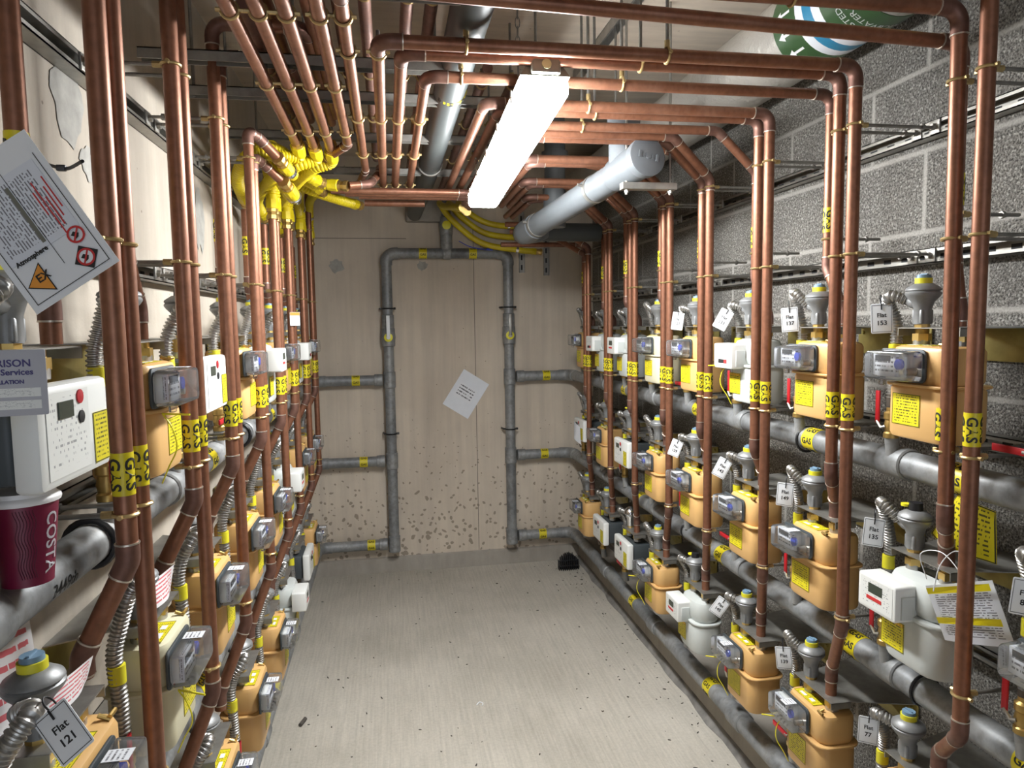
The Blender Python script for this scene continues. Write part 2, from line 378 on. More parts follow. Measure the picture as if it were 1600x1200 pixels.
FIT = 0
def pipe(pts, r, label, mat='copper', cat='pipe', name='copper_pipe', group=None, R=.035, fit='copper_old', n=14, solder=True):
    pts = [Vector(p) for p in pts]; base = pts[-1] if pts[-1].z < pts[0].z else pts[0]
    loc = [p - base for p in pts]; path, cors = arc(loc, R)
    root = tag(link(name, MB().tube(path, r, n).mesh(name, mat), None, base), label, cat, group)
    for c in cors:
        e = link('elbow_fitting', MB().tube(c, r * 1.11, n).mesh('elbow_fitting', fit), root)
        if solder:
            for a, b_ in ((c[0], c[1]), (c[-1], c[-2])):
                d = (b_ - a).normalized(); link('solder_ring', MB().tube([a - d * .0015, a + d * .0015], r * 1.15, n).mesh('solder_ring', 'solder'), e)
    root['_r'] = r
    return root
CLIP = {}
def clip(parent, p, r, rod, key, rodaxis=True):
    """split ring clip with its threaded rod: rod = vector from ring centre"""
    k = (round(r, 4), tuple(round(c, 3) for c in rod))
    if k not in CLIP:
        d = Vector(rod).normalized(); ax = 'z' if abs(d.z) < .5 else 'y'
        if key == 'x': ax = 'x'
        mb = MB().torus((0, 0, 0), r + .002, .0035, ax, 20, 6)
        mb.cyl(d * (r + .002), d * (r + .02), .007, 8)
        sd = Vector((0, 0, 1)).cross(d) if abs(d.z) < .5 else (Vector((1, 0, 0)) if ax == 'y' else Vector((0, 1, 0)))
        for sg in (-1, 1): mb.cyl(sd * sg * (r + .001), sd * sg * (r + .012), .0045, 6)
        a = mb.mesh('pipe_clip', 'brass_clip')
        rb = MB().cyl(d * (r + .018), Vector(rod), .0045, 8); rb.cyl(Vector(rod) - d * .05, Vector(rod) - d * .042, .009, 6)
        CLIP[k] = (a, rb.mesh('threaded_rod', 'rod'))
    a, b_ = CLIP[k]; c = link('pipe_clip', a, parent, Vector(p) - parent.location); link('threaded_rod', b_, c); return c

# ================================================================ room shell
Y0 = -2.6
struct('floor', MB().box((XL - .1, Y0, -.1), (XR + .1, YB + .1, 0)), 'floor')
struct('ceiling', MB().box((XL - .1, Y0, ZC), (XR + .1, YB + .1, ZC + .1)), 'concrete_ceiling')
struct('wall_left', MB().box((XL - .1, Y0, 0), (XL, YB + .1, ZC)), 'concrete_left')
struct('wall_right', MB().box((XR, Y0, 0), (XR + .1, YB + .1, ZC)), 'blockwork')
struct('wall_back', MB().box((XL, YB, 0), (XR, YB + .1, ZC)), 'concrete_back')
struct('trim_1', MB().box((1.372, Y0, 0), (XR, YB, .185)), 'concrete_kerb')
struct('trim_2', MB().box((XL, Y0, 0), (-.59, YB, .185)), 'concrete_kerb')
mb = MB(); o = len(mb.v)
mb.add([(-.59, YB - .035, 0), (1.372, YB - .035, 0), (1.372, YB, 0), (-.59, YB, 0), (-.59, YB - .012, .095), (1.372, YB - .012, .10), (1.372, YB, .11), (-.59, YB, .105)],
       [(0, 3, 2, 1), (4, 5, 6, 7), (0, 1, 5, 4), (1, 2, 6, 5), (2, 3, 7, 6), (3, 0, 4, 7)]); struct('trim_3', mb, 'concrete_kerb')
simple('sealant', (.20, .19, .175), .6, 0, .4, 9)
mb = MB(); ys = [Y0 + i * .12 for i in range(int((YB - Y0) / .12) + 1)]
for i, y in enumerate(ys[:-1]): 
    wa, wb = [.030 + .006 * math.sin(i_ * 1.7) + .004 * math.sin(i_ * 4.1) for i_ in (i, i + 1)]
    mb.add([(1.372 - wa, y, .002), (1.372, y, .002), (1.372, y + .12, .002), (1.372 - wb, y + .12, .002), (1.372 - wa, y, 0), (1.372, y, .03), (1.372, y + .12, .03), (1.372 - wb, y + .12, 0)],
           [(0, 4, 7, 3), (0, 1, 2, 3), (4, 5, 6, 7), (1, 5, 6, 2)])
struct('trim_4', mb, 'sealant')
simple('joint', (.20, .175, .145), .9, 0, .1); simple('filler', (.36, .35, .32), .85, 0, .2, 20)
struct('trim_5', MB().box((.612, YB - .0015, .11), (.617, YB, 2.5)), 'joint')
struct('trim_6', MB().box((-.60, YB - .0015, 2.388), (.14, YB, 2.393)), 'joint')
k_ = 7
def blob(c, ax, r1, r2, seed):
    random.seed(seed); mb = MB(); n = 18; R_ = [random.uniform(.75, 1.15) for _ in range(n)]
    mb.add([tuple(Vector(c) + Vector((0, r1 * R_[i] * math.cos(2 * PI * i / n), r2 * R_[i] * math.sin(2 * PI * i / n)) if ax == 'x' else (r1 * R_[i] * math.cos(2 * PI * i / n), 0, r2 * R_[i] * math.sin(2 * PI * i / n)))) for i in range(n)], [tuple(range(n))]); return mb
for c_, ax, r1, r2 in (((-.347, YB - .002, 2.20), 'y', .055, .05), ((.25, YB - .002, 2.20), 'y', .04, .035), ((XL + .002, 1.69, 2.275), 'x', .085, .10), ((XL + .002, 2.74, 2.17), 'x', .07, .11), ((XL + .002, 1.78, 2.16), 'x', .05, .04)):
    struct('trim_%d' % k_, blob(c_, ax, r1, r2, k_), 'filler'); k_ += 1

# ---------------------------------------------------------------- slotted channel rails on the walls
def rail(x_wall, z, sgn, y0, y1, label, group):
    """C-section, open side towards the corridor; sgn = direction out of the wall"""
    t_ = thing('channel_rail', label, 'rail', (x_wall, y0, z), 0, group); L = y1 - y0; D = .04 * sgn; h = .0205
    mb = MB(); a = lambda p, q: mb.box(tuple(min(i, j) for i, j in zip(p, q)), tuple(max(i, j) for i, j in zip(p, q)))
    a((0, 0, -h), (.0025 * sgn, L, h)); a((0, 0, h - .0025), (D, L, h)); a((0, 0, -h), (D, L, -h + .0025))
    a((D - .0025 * sgn, 0, h - .010), (D, L, h)); a((D - .0025 * sgn, 0, -h), (D, L, -h + .010))
    link('channel', mb.mesh('channel', 'zinc', False), t_)
    sb = MB(); n = int(L / .075)
    for i in range(n): sb.rbox((.0028 * sgn, .04 + i * .075, 0), (.0012, .032, .012), r=.005, e=.0003, axis='x') if False else sb.box((min(.0026 * sgn, .0034 * sgn), .025 + i * .075, -.0065), (max(.0026 * sgn, .0034 * sgn), .055 + i * .075, .0065))
    s_ = link('slots', sb.mesh('slots', 'slot', False), t_); s_['kind'] = 'stuff'
    return t_
RR, RL = [], []
for i, (z, nm) in enumerate(((2.292, 'uppermost'), (1.952, 'second highest'), (1.47, 'third highest, at top meters'), (.93, 'lowest'))):
    RR.append(rail(XR, z, -1, .7, 5.0, 'galvanised slotted channel rail along the block wall, %s' % nm, 'rails on the right wall'))
for i, (z, nm) in enumerate(((2.345, 'uppermost'), (1.935, 'second highest'), (1.46, 'third highest, at top meters'), (.93, 'lowest'))):
    RL.append(rail(XL, z, 1, .7, 5.0, 'galvanised slotted channel rail along the concrete wall, %s' % nm, 'rails on the left wall'))
WASH = MB().rbox((0, 0, 0), (.006, .036, .036), r=.002, e=.001, axis='x').mesh('square_washer', 'zinc')
NUT = MB().lathe([(.0001, -.005), (.009, -.005), (.009, .005), (.0001, .005)], 6, axis='x').mesh('hex_nut', 'zinc')
def washer(rail_, x, y, sgn):
    w_ = link('square_washer', WASH, rail_, (.042 * sgn, y - rail_.location.y, 0)); link('hex_nut', NUT, w_, (.007 * sgn, 0, 0))

# ---------------------------------------------------------------- gas manifolds along both walls and the frame on the back wall
mr = .036
def mfit(root, p, d, r=.036, L=.05, mat='manifold', n=18):
    d = Vector(d).normalized(); mb = MB(); mb.tube([-d * L, -d * (L - .004), d * (L - .004), d * L], lambda i: (r * 1.06, r * 1.17, r * 1.17, r * 1.06)[i], n)
    return link('socket', mb.mesh('socket', mat), root, Vector(p) - root.location)
YR3 = [1.303, 1.72, 2.145, 2.57, 2.958, 3.405, 3.81, 4.24]
YRF = [1.577, 2.0, 2.41, 2.86, 3.29, 3.70, 4.12, 4.55]
YCR = [y - .10 for y in YRF]
YL2 = [1.26, 1.675, 2.08, 2.54, 3.0, 3.42, 3.92, 4.36]
YCL = [1.125, 1.545, 1.96, 2.42, 2.88, 3.30, 3.80, 4.25]
rown = ('top', 'middle', 'bottom')
MANS = {}
for side, X, xb in (('right', MANR, .852), ('left', MANL, -.003)):
    for k in range(3):
        z = MZ[k]; zb = (1.402, .826, .224)[k]
        P = [(X, .75, z), (X, YB - .075, zb), (xb + (.05 if side == 'right' else -.05), YB - .075, zb)]
        m_ = pipe(P, mr, 'grey iron gas manifold running under the %s row of meters on the %s wall' % (rown[k], side), 'manifold', 'manifold', 'gas_manifold', 'grey gas manifolds', .075, 'manifold', 20, False)
        MANS[side, k] = m_
        for c in (YCR if side == 'right' else YCL)[::2]:
            mfit(m_, (X, c + (.16 if side == 'right' else -.16), z), (0, 1, 0), mr, .045)
        for y in ((1.20, 1.78, 2.60, 3.55) if side == 'right' else (1.9, 2.95)):
            f = (y - .75) / (YB - .825); zz = z + (zb - z) * f
            y2 = y + (.22, .0, .1)[k] * (1 if k != 1 else .4)
            gas_band(m_, Vector((X, y2, zz)) - m_.location, (0, 1, 0), mr, .06, 6, .3 * k, False, .026, -1 if side == 'right' else 1)
        gx = ((1.12, 1.10, 1.08) if side == 'right' else (-.235, -.2, -.165))[k]
        gas_band(m_, Vector((gx, YB - .075, zb)) - m_.location, (1, 0, 0), mr, .055, 5, 0, False, .022)
for c in ((1.40, 2.05), (.84, 1.52), (.84, 2.95), (.22, 2.02)):
    m_ = MANS['right', (1.405, .84, .222).index(min((1.405, .84, .222), key=lambda q: abs(q - c[0])))]
    link('hanger_ring', MB().torus((0, 0, 0), mr + .004, .004, 'y', 22, 6).mesh('hanger_ring', 'black'), m_, Vector((MANR, c[1], c[0])) - m_.location)
for c in ((1.405, .93), (1.405, 1.34), (1.405, 1.9), (1.405, 2.6)):
    m_ = MANS['left', 0]; link('hanger_ring', MB().torus((0, 0, 0), mr + .006, .006, 'y', 22, 6).mesh('hanger_ring', 'black'), m_, Vector((MANL, c[1], c[0])) - m_.location)
src = text_mesh('3449th', .030, 'ink', .0002); mb = MB()
mb.add([((mr + .0008) * math.cos(.25 - v.co.y / mr), v.co.x, (mr + .0008) * -math.sin(.25 - v.co.y / mr) ) for v in src.vertices], [tuple(p_.vertices) for p_ in src.polygons])
link('marker_writing', mb.mesh('marker_writing', 'ink', False), MANS['left', 0], Vector((MANL, 1.16, 1.4046)) - MANS['left', 0].location)
# frame on the back wall
yb = YB - .075
fr = thing('header_pipe', 'grey gas header pipe forming a tall frame on the back wall', 'pipe', (.425, yb, .224))
fp = lambda *p: [Vector(q) - fr.location for q in p]
path, cors = arc(fp((-.003, yb, .224), (-.003, yb, 2.28), (.852, yb, 2.28), (.852, yb, .224)), .06)
link('frame_pipe', MB().tube(path, mr, 20).mesh('frame_pipe', 'manifold'), fr)
for c in cors: link('elbow_fitting', MB().tube(c, mr * 1.15, 18).mesh('elbow_fitting', 'manifold'), fr)
link('branch_pipe', MB().tube(fp((.417, yb, 2.28), (.417, yb, 2.70)), mr, 18).mesh('branch_pipe', 'manifold'), fr)
TEES = [((-.003, yb, z), (0, 0, 1)) for z in (1.402, .826, .224)] + [((.852, yb, z), (0, 0, 1)) for z in (1.402, .826, .224)] + [((.417, yb, 2.28), (1, 0, 0))]
TEES += [((.07 * -1 - .01, yb, z), (1, 0, 0)) for z in (1.402, .826, .224)] + [((.93, yb, z), (1, 0, 0)) for z in (1.402, .826, .224)] + [((.417, yb, 2.36), (0, 0, 1)), ((-.003, yb, 1.80), (0, 0, 1)), ((.852, yb, 1.80), (0, 0, 1))]
for p, d in TEES: mfit(fr, p, d, mr, .058 if abs(d[2]) else .03)
for p, h in (((-.003, yb, 1.70), 'white'), ((.852, yb, 1.70), 'zinc'), ((.417, yb, 2.47), None)):
    vb = link('valve_body', MB().lathe([(.038, -.065), (.046, -.06), (.046, -.03), (.05, 0), (.046, .03), (.046, .06), (.038, .065)], 18).mesh('valve_body', 'manifold'), fr, Vector(p) - fr.location)
    link('valve_ring', MB().lathe([(.0001, .0), (.03, 0), (.03, -.012), (.02, -.014), (.0001, -.014)], 20, (0, -.042, 0), 'y').mesh('valve_ring', 'yellow_band'), vb)
    if h:
        link('valve_spindle', MB().cyl((0, -.05, 0), (0, -.07, 0), .014, 14).mesh('valve_spindle', 'tag_white' if h == 'white' else 'zinc'), vb)
        link('valve_handle', MB().rbox((0, -.072, .075), (.024, .006, .15), r=.004, e=.002).mesh('valve_handle', 'tag_white' if h == 'white' else 'zinc'), vb)
for x, z in ((-.003, 1.90), (-.003, 1.02), (.852, 1.90), (.852, 1.02)):
    link('pipe_clamp', MB().torus((0, 0, 0), mr + .004, .005, 'z', 22, 6).cyl((-.045, 0, 0), (-.055, .06, 0), .007, 8).cyl((.04, 0, 0), (.056, 0, 0), .008, 8).mesh('pipe_clamp', 'black'), fr, Vector((x, yb, z)) - fr.location)
gas_band(fr, Vector((.25, yb, 2.28)) - fr.location, (1, 0, 0), mr, .055, 5, 0, False, .022); gas_band(fr, Vector((.60, yb, 2.28)) - fr.location, (1, 0, 0), mr, .055, 5, 0, False, .022)
mb = MB().rbox((.72, yb - .015, 2.30), (.05, .03, .03), .006, .004); mb.tube(spline([(.50, yb - .05, 2.36), (.58, yb - .06, 2.32), (.70, yb - .05, 2.30)], 6), .003, 6)
solo('test_nipple', mb, 'blue', 'small blue capped test nipple on the grey header pipe', 'fitting')

# printed notice in a plastic wallet taped to the back wall
cx, cz, th = .540, 1.277, math.radians(-33)
def rot2(u, v): return (cx + u * math.cos(th) - v * math.sin(th), YB - .006, cz + u * math.sin(th) + v * math.cos(th))
nt_ = thing('notice_sheet', 'white printed sheet in a clear wallet taped askew on the back wall', 'notice', (cx, YB, cz))
h1, h2 = .108, .148
q = [Vector(rot2(a, b)) - nt_.location for a, b in ((-h1, -h2), (h1, -h2), (h1, h2), (-h1, h2))]
link('sheet', MB().quad(*q, th=.003).mesh('sheet', 'paper_white', False), nt_)
q = [Vector(rot2(a, b)) - nt_.location + Vector((0, -.001, 0)) for a, b in ((-h1 * .75, -h2 * .35), (h1 * .6, -h2 * .35), (h1 * .6, h2 * .40), (-h1 * .75, h2 * .40))]
link('print', MB().quad(*q, th=.0005).mesh('print', 'white_label', False), nt_)
# patched hole high on the back wall
solo('concrete_patch', MB().rbox((.285, YB - .045, 2.60), (.29, .09, .20), r=.015, e=.01), 'patch', 'rough boxed concrete patch around a hole high on the back wall', 'patch')
for x, z0, z1, nm in ((.966, 2.15, 2.62, 'left'), (1.148, 2.13, 2.76, 'right')):
    t_ = thing('wall_channel', 'upright galvanised channel on the back wall, %s of the pair' % nm, 'rail', (x, YB, z0), 0, 'upright channels on the back wall')
    link('channel', MB().box((-.02, -.003, 0), (.02, 0, z1 - z0)).box((-.02, -.022, 0), (-.017, 0, z1 - z0)).box((.017, -.022, 0), (.02, 0, z1 - z0)).mesh('channel', 'zinc', False), t_)
    sb = MB()
    for i in range(int((z1 - z0) / .07)): sb.box((-.006, -.0045, .02 + i * .07), (.006, -.003, .055 + i * .07))
    s_ = link('slots', sb.mesh('slots', 'slot', False), t_)

# ---------------------------------------------------------------- copper risers
rc = .0163
RCL = ('nearest', 'second', 'third', 'fourth', 'fifth', 'sixth', 'seventh', 'farthest')
Xr = XFR
ZT = 2.44
GR = 'copper risers on the right wall'; CR = {}
def dress(p, side, X, y, zs, band=None, r=rc, rodlen=None, bandz=1.545, ph=None):
    sg = 1 if side == 'right' else -1; wall = XR - .035 if side == 'right' else XL + .035
    for z in zs: 
        clip(p, (X, y, z), r, (wall - X, 0, 0), 'z')
    if bandz: gas_band(p, Vector((X, y, bandz)) - p.location, (0, 0, 1), r, .072, 4, (ph if ph is not None else .5) , True)
# cross-run turning points: (X of the long run, Y of the cross run)
crossR = {(1, 3): (-.005, None), (1, 2): (.050, None), (1, 1): (.117, None), (2, 3): (.304, None), (2, 2): (.358, None), (2, 1): (.412, None)}
YE = 3.52
for c in range(8):
    y3 = YR3[c]; y2 = y3 + .066; y1 = y3 + (.19 if c < 3 else .17 + .045 * min(c - 3, 2)); yo = YRF[c] - .145
    zt = 2.44; xo = 1.285
    foot3 = [(Xr, y3, .93 if c else .86), (xo, yo, .73), (xo, yo, .655)]
    foot2 = [(Xr, y2, 1.345), (xo, yo, 1.235), (xo, yo, 1.20)]
    foot1 = [(xo + .01, y1, 1.935), (xo + .01, yo, 1.80), (xo + .01, yo, 1.762)]
    if c >= 3: foot1[0] = (xo - .02, y1, 1.92 - .02 * (c - 3))
    x1r = foot1[0][0]
    if c == 0:
        top3 = [(.2, y3, 2.52), (Xr, y3, 2.52)]; top2 = [(-.30, 2.93, zt - .03), (-.22, 2.85, zt - .02), (-.125, 2.68, zt), (-.125, 1.38, zt), (Xr, 1.38, zt)]; top1 = [(-.14, 3.52, zt - .02), (-.076, 3.12, zt), (-.076, 1.455, zt), (x1r, 1.455, zt - .04)]
        top3 = [(-.192, 2.74, zt), (-.192, y3, zt), (.1, y3, 2.52), (Xr, y3, 2.52)]
        y2 = 1.38; foot2[0] = (Xr, y2 - .012, 1.33); foot1[0] = (x1r, 1.455, 1.93)
    elif c in (1, 2):
        xs = ((-.005, .050, .117), (.304, .358, .412))[c - 1]; ye = (3.53, 3.56, 3.59) if c == 1 else (3.62, 3.65, 3.68)
        y1 = y3 + .215
        foot1[0] = (x1r, y1, 1.935)
        top3 = [(xs[0], ye[0], zt), (xs[0], y3, zt), (Xr, y3, zt)]; top2 = [(xs[1], ye[1], zt), (xs[1], y2, zt), (Xr, y2, zt)]
        top1 = [(xs[2], ye[2], zt), (xs[2], y1, zt - .002), (x1r, y1, zt - .004)]
        if c == 2: top1 = [(xs[2], ye[2], zt), (xs[2], y1, zt), (x1r - .15, y1, zt), (x1r, y1, zt - .14)]
    else:
        xl = .46 + .045 * (c - 3) * 2
        dz = .12; dx = .20
        def diag(yy, xx, xe, yend): return [(xe, min(yend, 4.9), zt), (xe, yy - .12, zt), (xx - dx, yy - .12, zt), (xx, yy, zt - dz)]
        top3 = diag(y3, Xr, xl, y3 + .55); top2 = diag(y2, Xr, xl + .045, y2 + .5)
        if c == 7: top3 = [(.75, y3 + .25, zt - .03), (Xr - .2, y3 + .1, zt - .05), (Xr, y3, zt - .20)]; top2 = [(.8, y2 + .3, zt - .06), (Xr - .2, y2 + .2, zt - .08), (Xr, y2, zt - .24)]
        top1 = [(x1r - .35, y1 + .02, 2.50), (x1r - .12, y1 + .01, 2.46), (x1r, y1, 2.34)]
        if c == 7: top1 = [(.72, y1, 2.285), (x1r, y1, 2.285)]
    nm = RCL[c]
    p = pipe(top3 + foot3, rc, 'long copper riser dropping to the bottom meter of the %s column, right wall' % nm, group=GR); dress(p, 'right', Xr, y3, (2.29, 1.955, 1.485, .955), ph=2.3); p['_w'] = 1
    CR[c, 3] = p
    p = pipe(top2 + foot2, rc, 'copper riser dropping to the middle meter of the %s column, right wall' % nm, group=GR); dress(p, 'right', Xr, y2, (2.29, 1.955, 1.485), ph=2.9); CR[c, 2] = p
    p = pipe(top1 + foot1, rc * .93, 'short copper riser bending to the top meter of the %s column, right wall' % nm, group=GR)
    gas_band(p, Vector((x1r, foot1[0][1], 2.075)) - p.location, (0, 0, 1), rc * .93, .072, 4, 2.7, True)
    CR[c, 1] = p
    clip(p, (x1r, foot1[0][1], 2.02), rc * .93, (XR - .035 - x1r, 0, 0), 'z')
    for k, zr in enumerate((2.29, 1.955, 1.485)):
        washer(RR[k], 0, y3, -1); washer(RR[k], 0, y2, -1)
GL = 'copper risers on the left wall'
rl_ = .0172; Xl = XFL + .005
CP = []   # riser tops that carry hoses
for c in range(8):
    y2 = YL2[c]; y3 = y2 + .072; y1 = y2 - .055; xo = -.525
    nm = RCL[c]
    foot2 = [(Xl, y2, 1.395), (xo, y2 - .005, 1.235), (xo, y2 - .005, 1.20)]
    foot3 = [(Xl, y3, .905), (xo, y3 - .02, .70), (xo, y3 - .02, .655)]
    foot1 = [(xo - .01, y1 - .02, 1.95), (xo - .01, y1 + .045, 1.83), (xo - .01, y1 + .045, 1.762)]
    x1r = foot1[0][0]
    if c == 0: top2 = [(-.30, 3.0, 2.66), (-.30, y2, 2.66), (Xl, y2, 2.66)]; top3 = [(-.36, 3.2, 2.66), (-.36, y3, 2.66), (Xl, y3, 2.66)]; top1 = [(x1r, y1 - .02, 2.7), (x1r, y1 - .02, 2.6)]
    elif c == 1: top2 = [(-.18, 2.9, 2.60), (-.18, y2, 2.60), (Xl, y2, 2.60)]; top3 = [(-.24, 3.1, 2.60), (-.24, y3, 2.60), (Xl, y3, 2.60)]; top1 = [(x1r, y1 - .02, 2.7), (x1r, y1 - .02, 2.6)]
    elif c == 2: top2 = [(-.20, 3.0, 2.60), (-.20, y2, 2.60), (Xl, y2, 2.60)]; top3 = [(-.26, 2.75, 2.54), (-.26, y3, 2.54), (Xl, y3, 2.54)]; top1 = [(x1r, y1 - .02, 2.7), (x1r, y1 - .02, 2.6)]
    elif c == 3: top2 = [(-.36, y2 + .10, 2.37), (-.42, y2 + .04, 2.43), (Xl, y2, 2.44)]; top3 = [(-.355, y3 + .11, 2.30), (-.42, y3 + .04, 2.36), (Xl, y3, 2.37)]; top1 = [(x1r, y1 - .02, 2.35), (x1r, y1 - .02, 2.3)]
    elif c < 7:
        zt2 = 2.215 + .018 * (c - 4); top2 = [(Xl, y2, zt2), (Xl, y2, zt2 - .1)]; top3 = [(Xl, y3, zt2), (Xl, y3, zt2 - .1)]; top1 = [(x1r, y1 - .02, 2.24), (x1r, y1 - .02, 2.1)]
    else: top2 = [(Xl, y2, 2.62), (Xl, y2, 2.4)]; top3 = [(Xl, y3, 2.27), (Xl, y3, 2.2)]; top1 = [(x1r, y1 - .02, 2.24), (x1r, y1 - .02, 2.1)]
    p = pipe(top2 + foot2, rl_, 'copper riser bending into the middle meter of the %s column, left wall' % nm, group=GL); dress(p, 'left', Xl, y2, (2.35, 1.93, 1.475)[(0 if c < 4 or c == 7 else 1):], r=rl_, ph=-.5)
    p = pipe(top3 + foot3, rl_ * .95, 'long copper riser bending into the bottom meter of the %s column, left wall' % nm, group=GL); dress(p, 'left', Xl, y3, (2.35, 1.93, 1.475, .97)[(0 if c < 4 else 1):], r=rl_ * .95, ph=-.1)
    p = pipe(top1 + foot1, rl_ * .93, 'short copper riser behind, bending to the top meter of the %s column, left wall' % nm, group=GL)
    if c: gas_band(p, Vector((x1r, y1 - .02, 2.10)) - p.location, (0, 0, 1), rl_ * .93, .072, 4, -.4, True)
    else: gas_band(p, Vector((x1r, y1 - .02, 2.035)) - p.location, (0, 0, 1), rl_ * .93, .085, 4, -1.0, True)
    for k in range(3): washer(RL[k], 0, y2, 1); washer(RL[k], 0, y3, 1)

# ================================================================ meters
W_, D_, H_ = .20, .125, .225
def M(nm, mat, mb, *kids, smooth=True): return (nm, mb.mesh(nm, mat, smooth) if isinstance(mb, MB) else mb, kids)
def inst(spec, parent):
    nm, me, kids = spec[:3]; o = link(nm, me, parent)
    if len(spec) > 3: o.location = spec[3]
    if len(spec) > 4: o.rotation_euler = spec[4]
    for k in kids: inst(k, o)
    return o
def sheet(x0, x1, z0, z1, y, mat, nm='label'):
    return M(nm, mat, MB().quad((x0, y, z0), (x1, y, z0), (x1, y, z1), (x0, y, z1), th=.0008), smooth=False)
def neck(x, mat='steel', h=.012):
    return M('neck', mat, MB().lathe([(.0001, H_ - .004), (.019, H_ - .004), (.019, H_ + h), (.0001, H_ + h)], 18, (x, D_ / 2, 0)))
def union(x):
    return M('union_nut', 'brass', MB().lathe([(.0001, H_ + .010), (.021, H_ + .010), (.021, H_ + .028), (.0001, H_ + .028)], 6, (x, D_ / 2, 0)).lathe([(.0001, H_ + .028), (.0155, H_ + .028), (.0155, H_ + .041), (.0001, H_ + .041)], 14, (x, D_ / 2, 0)))
COVER = {}
def index_cover():
    cx, cz, w, h, d = -.038, .178, .148, .072, .046
    digits = MB().box((cx - .058, -.0322, cz + .010), (cx - .004, -.0315, cz + .023))
    return [M('index_gasket', 'dark_plastic', MB().rbox((cx, -.002, cz), (w + .006, .006, h + .007), .014, .002, 'y')),
            M('register_housing', 'white_plastic', MB().rbox((cx - .022, -.013, cz), (w - .055, .018, h - .014), .010, .002, 'y')),
            M('index_cover', 'clear', MB().rbox((cx, -.007 - d / 2, cz), (w, d, h), .012, .005, 'y', .002),
              M('register_plate', 'white_label', MB().quad((cx - .066, -.031, cz - .026), (cx + .012, -.031, cz - .026), (cx + .012, -.031, cz + .027), (cx - .066, -.031, cz + .027), th=.02), smooth=False),
              M('digit_drums', 'ink', digits, smooth=False),
              M('test_dial', 'blue', MB().lathe([(.0001, -.034), (.013, -.034), (.013, -.026), (.0001, -.026)], 10, (cx + .024, 0, cz + .004), 'y')),
              M('sealing_screw', 'zinc', MB().lathe([(.0001, -.030), (.008, -.030), (.010, -.008), (.0001, -.008)], 12, (cx + .046, 0, cz - .013), 'y'))),
            M('barcode_strip', 'white_label', MB().quad((cx - .004, -.050, cz + h / 2 + .0015), (cx + .028, -.050, cz + h / 2 + .0015), (cx + .028, -.012, cz + h / 2 + .0015), (cx - .004, -.012, cz + h / 2 + .0015), th=.0008), smooth=False),
            M('sealing_lug', 'clear', MB().rbox((cx - .035, -.028, cz - h / 2 - .006), (.016, .012, .014), .003, .002))]
SEAM = .132
def diaphragm(mat):
    lo = MB().rbox((0, D_ / 2, SEAM / 2), (W_, D_, SEAM), .034, .012); up = MB().rbox((0, D_ / 2, (SEAM + H_) / 2), (W_ - .006, D_ - .006, H_ - SEAM), .034, .014)
    seam = MB().rbox((0, D_ / 2, SEAM), (W_ + .016, D_ + .016, .007), .038, .0025)
    return [M('lower_casing', mat, lo), M('upper_casing', mat, up), M('seam_flange', mat, seam), neck(-.055), neck(.055), union(-.055), union(.055)] + index_cover() + \
        [M('instruction_label', 'yellow_label', MB().quad((-.004 - .046, -.0012, .034), (-.004 + .046, -.0012, .034), (-.004 + .046, -.0012, .110), (-.004 - .046, -.0012, .110), th=.0008), smooth=False),
         M('top_label', 'yellow_label', MB().quad((-.075, .018, H_ + .0014), (.03, .018, H_ + .0014), (.03, .062, H_ + .0014), (-.075, .062, H_ + .0014), th=.0008),
           sheet(0, 0, 0, 0, 0, 'tag_white', 'number_patch')[:0] or M('number_patch', 'white_label', MB().box((-.058, .026, H_ + .0015), (-.03, .036, H_ + .0019)).box((-.012, .028, H_ + .0015), (.008, .04, H_ + .0019)), smooth=False), smooth=False),
         M('sealing_bolt', 'brass', MB().cyl((.062, .012, H_ + .005), (.085, .012, H_ + .005), .004, 8).cyl((.064, .012, H_), (.064, .03, H_ + .008), .004, 8))]
def counter_meter(lcd=True):
    mat = 'grey_white'; lo = MB().rbox((0, D_ / 2, SEAM / 2), (W_, D_, SEAM), .05, .014); up = MB().rbox((0, D_ / 2, (SEAM + H_) / 2), (W_ - .008, D_ - .01, H_ - SEAM), .05, .022)
    cx, cz = -.045, .166
    kids = [M('lcd', 'lcd', MB().box((cx - .028, -.0505, cz + .002), (cx + .022, -.0495, cz + .026)), smooth=False), M('red_print', 'ink_red', MB().box((cx - .034, -.0505, cz - .016), (cx + .02, -.0495, cz - .007)), smooth=False)] if lcd else \
           [M('digit_window', 'ink', MB().box((cx - .03, -.0505, cz - .026), (cx + .012, -.0495, cz - .012)), smooth=False), M('red_digits', 'ink_red', MB().box((cx + .0125, -.0505, cz - .026), (cx + .034, -.0495, cz - .012)), smooth=False)]
    return [M('lower_casing', mat, lo), M('upper_casing', mat, up), M('seam_flange', mat, MB().rbox((0, D_ / 2, SEAM), (W_ + .010, D_ + .010, .010), .052, .003)), neck(-.055), neck(.055), union(-.055), union(.055),
            M('counter_box', 'white_plastic', MB().rbox((cx, -.018, cz), (.135, .062, .088), .007, .004, 'y'),
              M('counter_print', 'panel_print', MB().quad((cx - .058, -.0497, cz - .036), (cx + .058, -.0497, cz - .036), (cx + .058, -.0497, cz + .038), (cx - .058, -.0497, cz + .038), th=.0004), smooth=False), *kids,
              M('side_hatch', 'grey_white', MB().rbox((cx + .0695, -.016, cz - .008), (.005, .036, .056), .002, .001, 'z'))),
            M('instruction_label', 'yellow_label', MB().quad((-.085, -.0012, .030), (-.005, -.0012, .030), (-.005, -.0012, .104), (-.085, -.0012, .104), th=.0008), smooth=False),
            M('label_heading', 'orange_label', MB().quad((-.083, -.0018, .094), (-.007, -.0018, .094), (-.007, -.0018, .103), (-.083, -.0018, .103), th=.0004), smooth=False)]
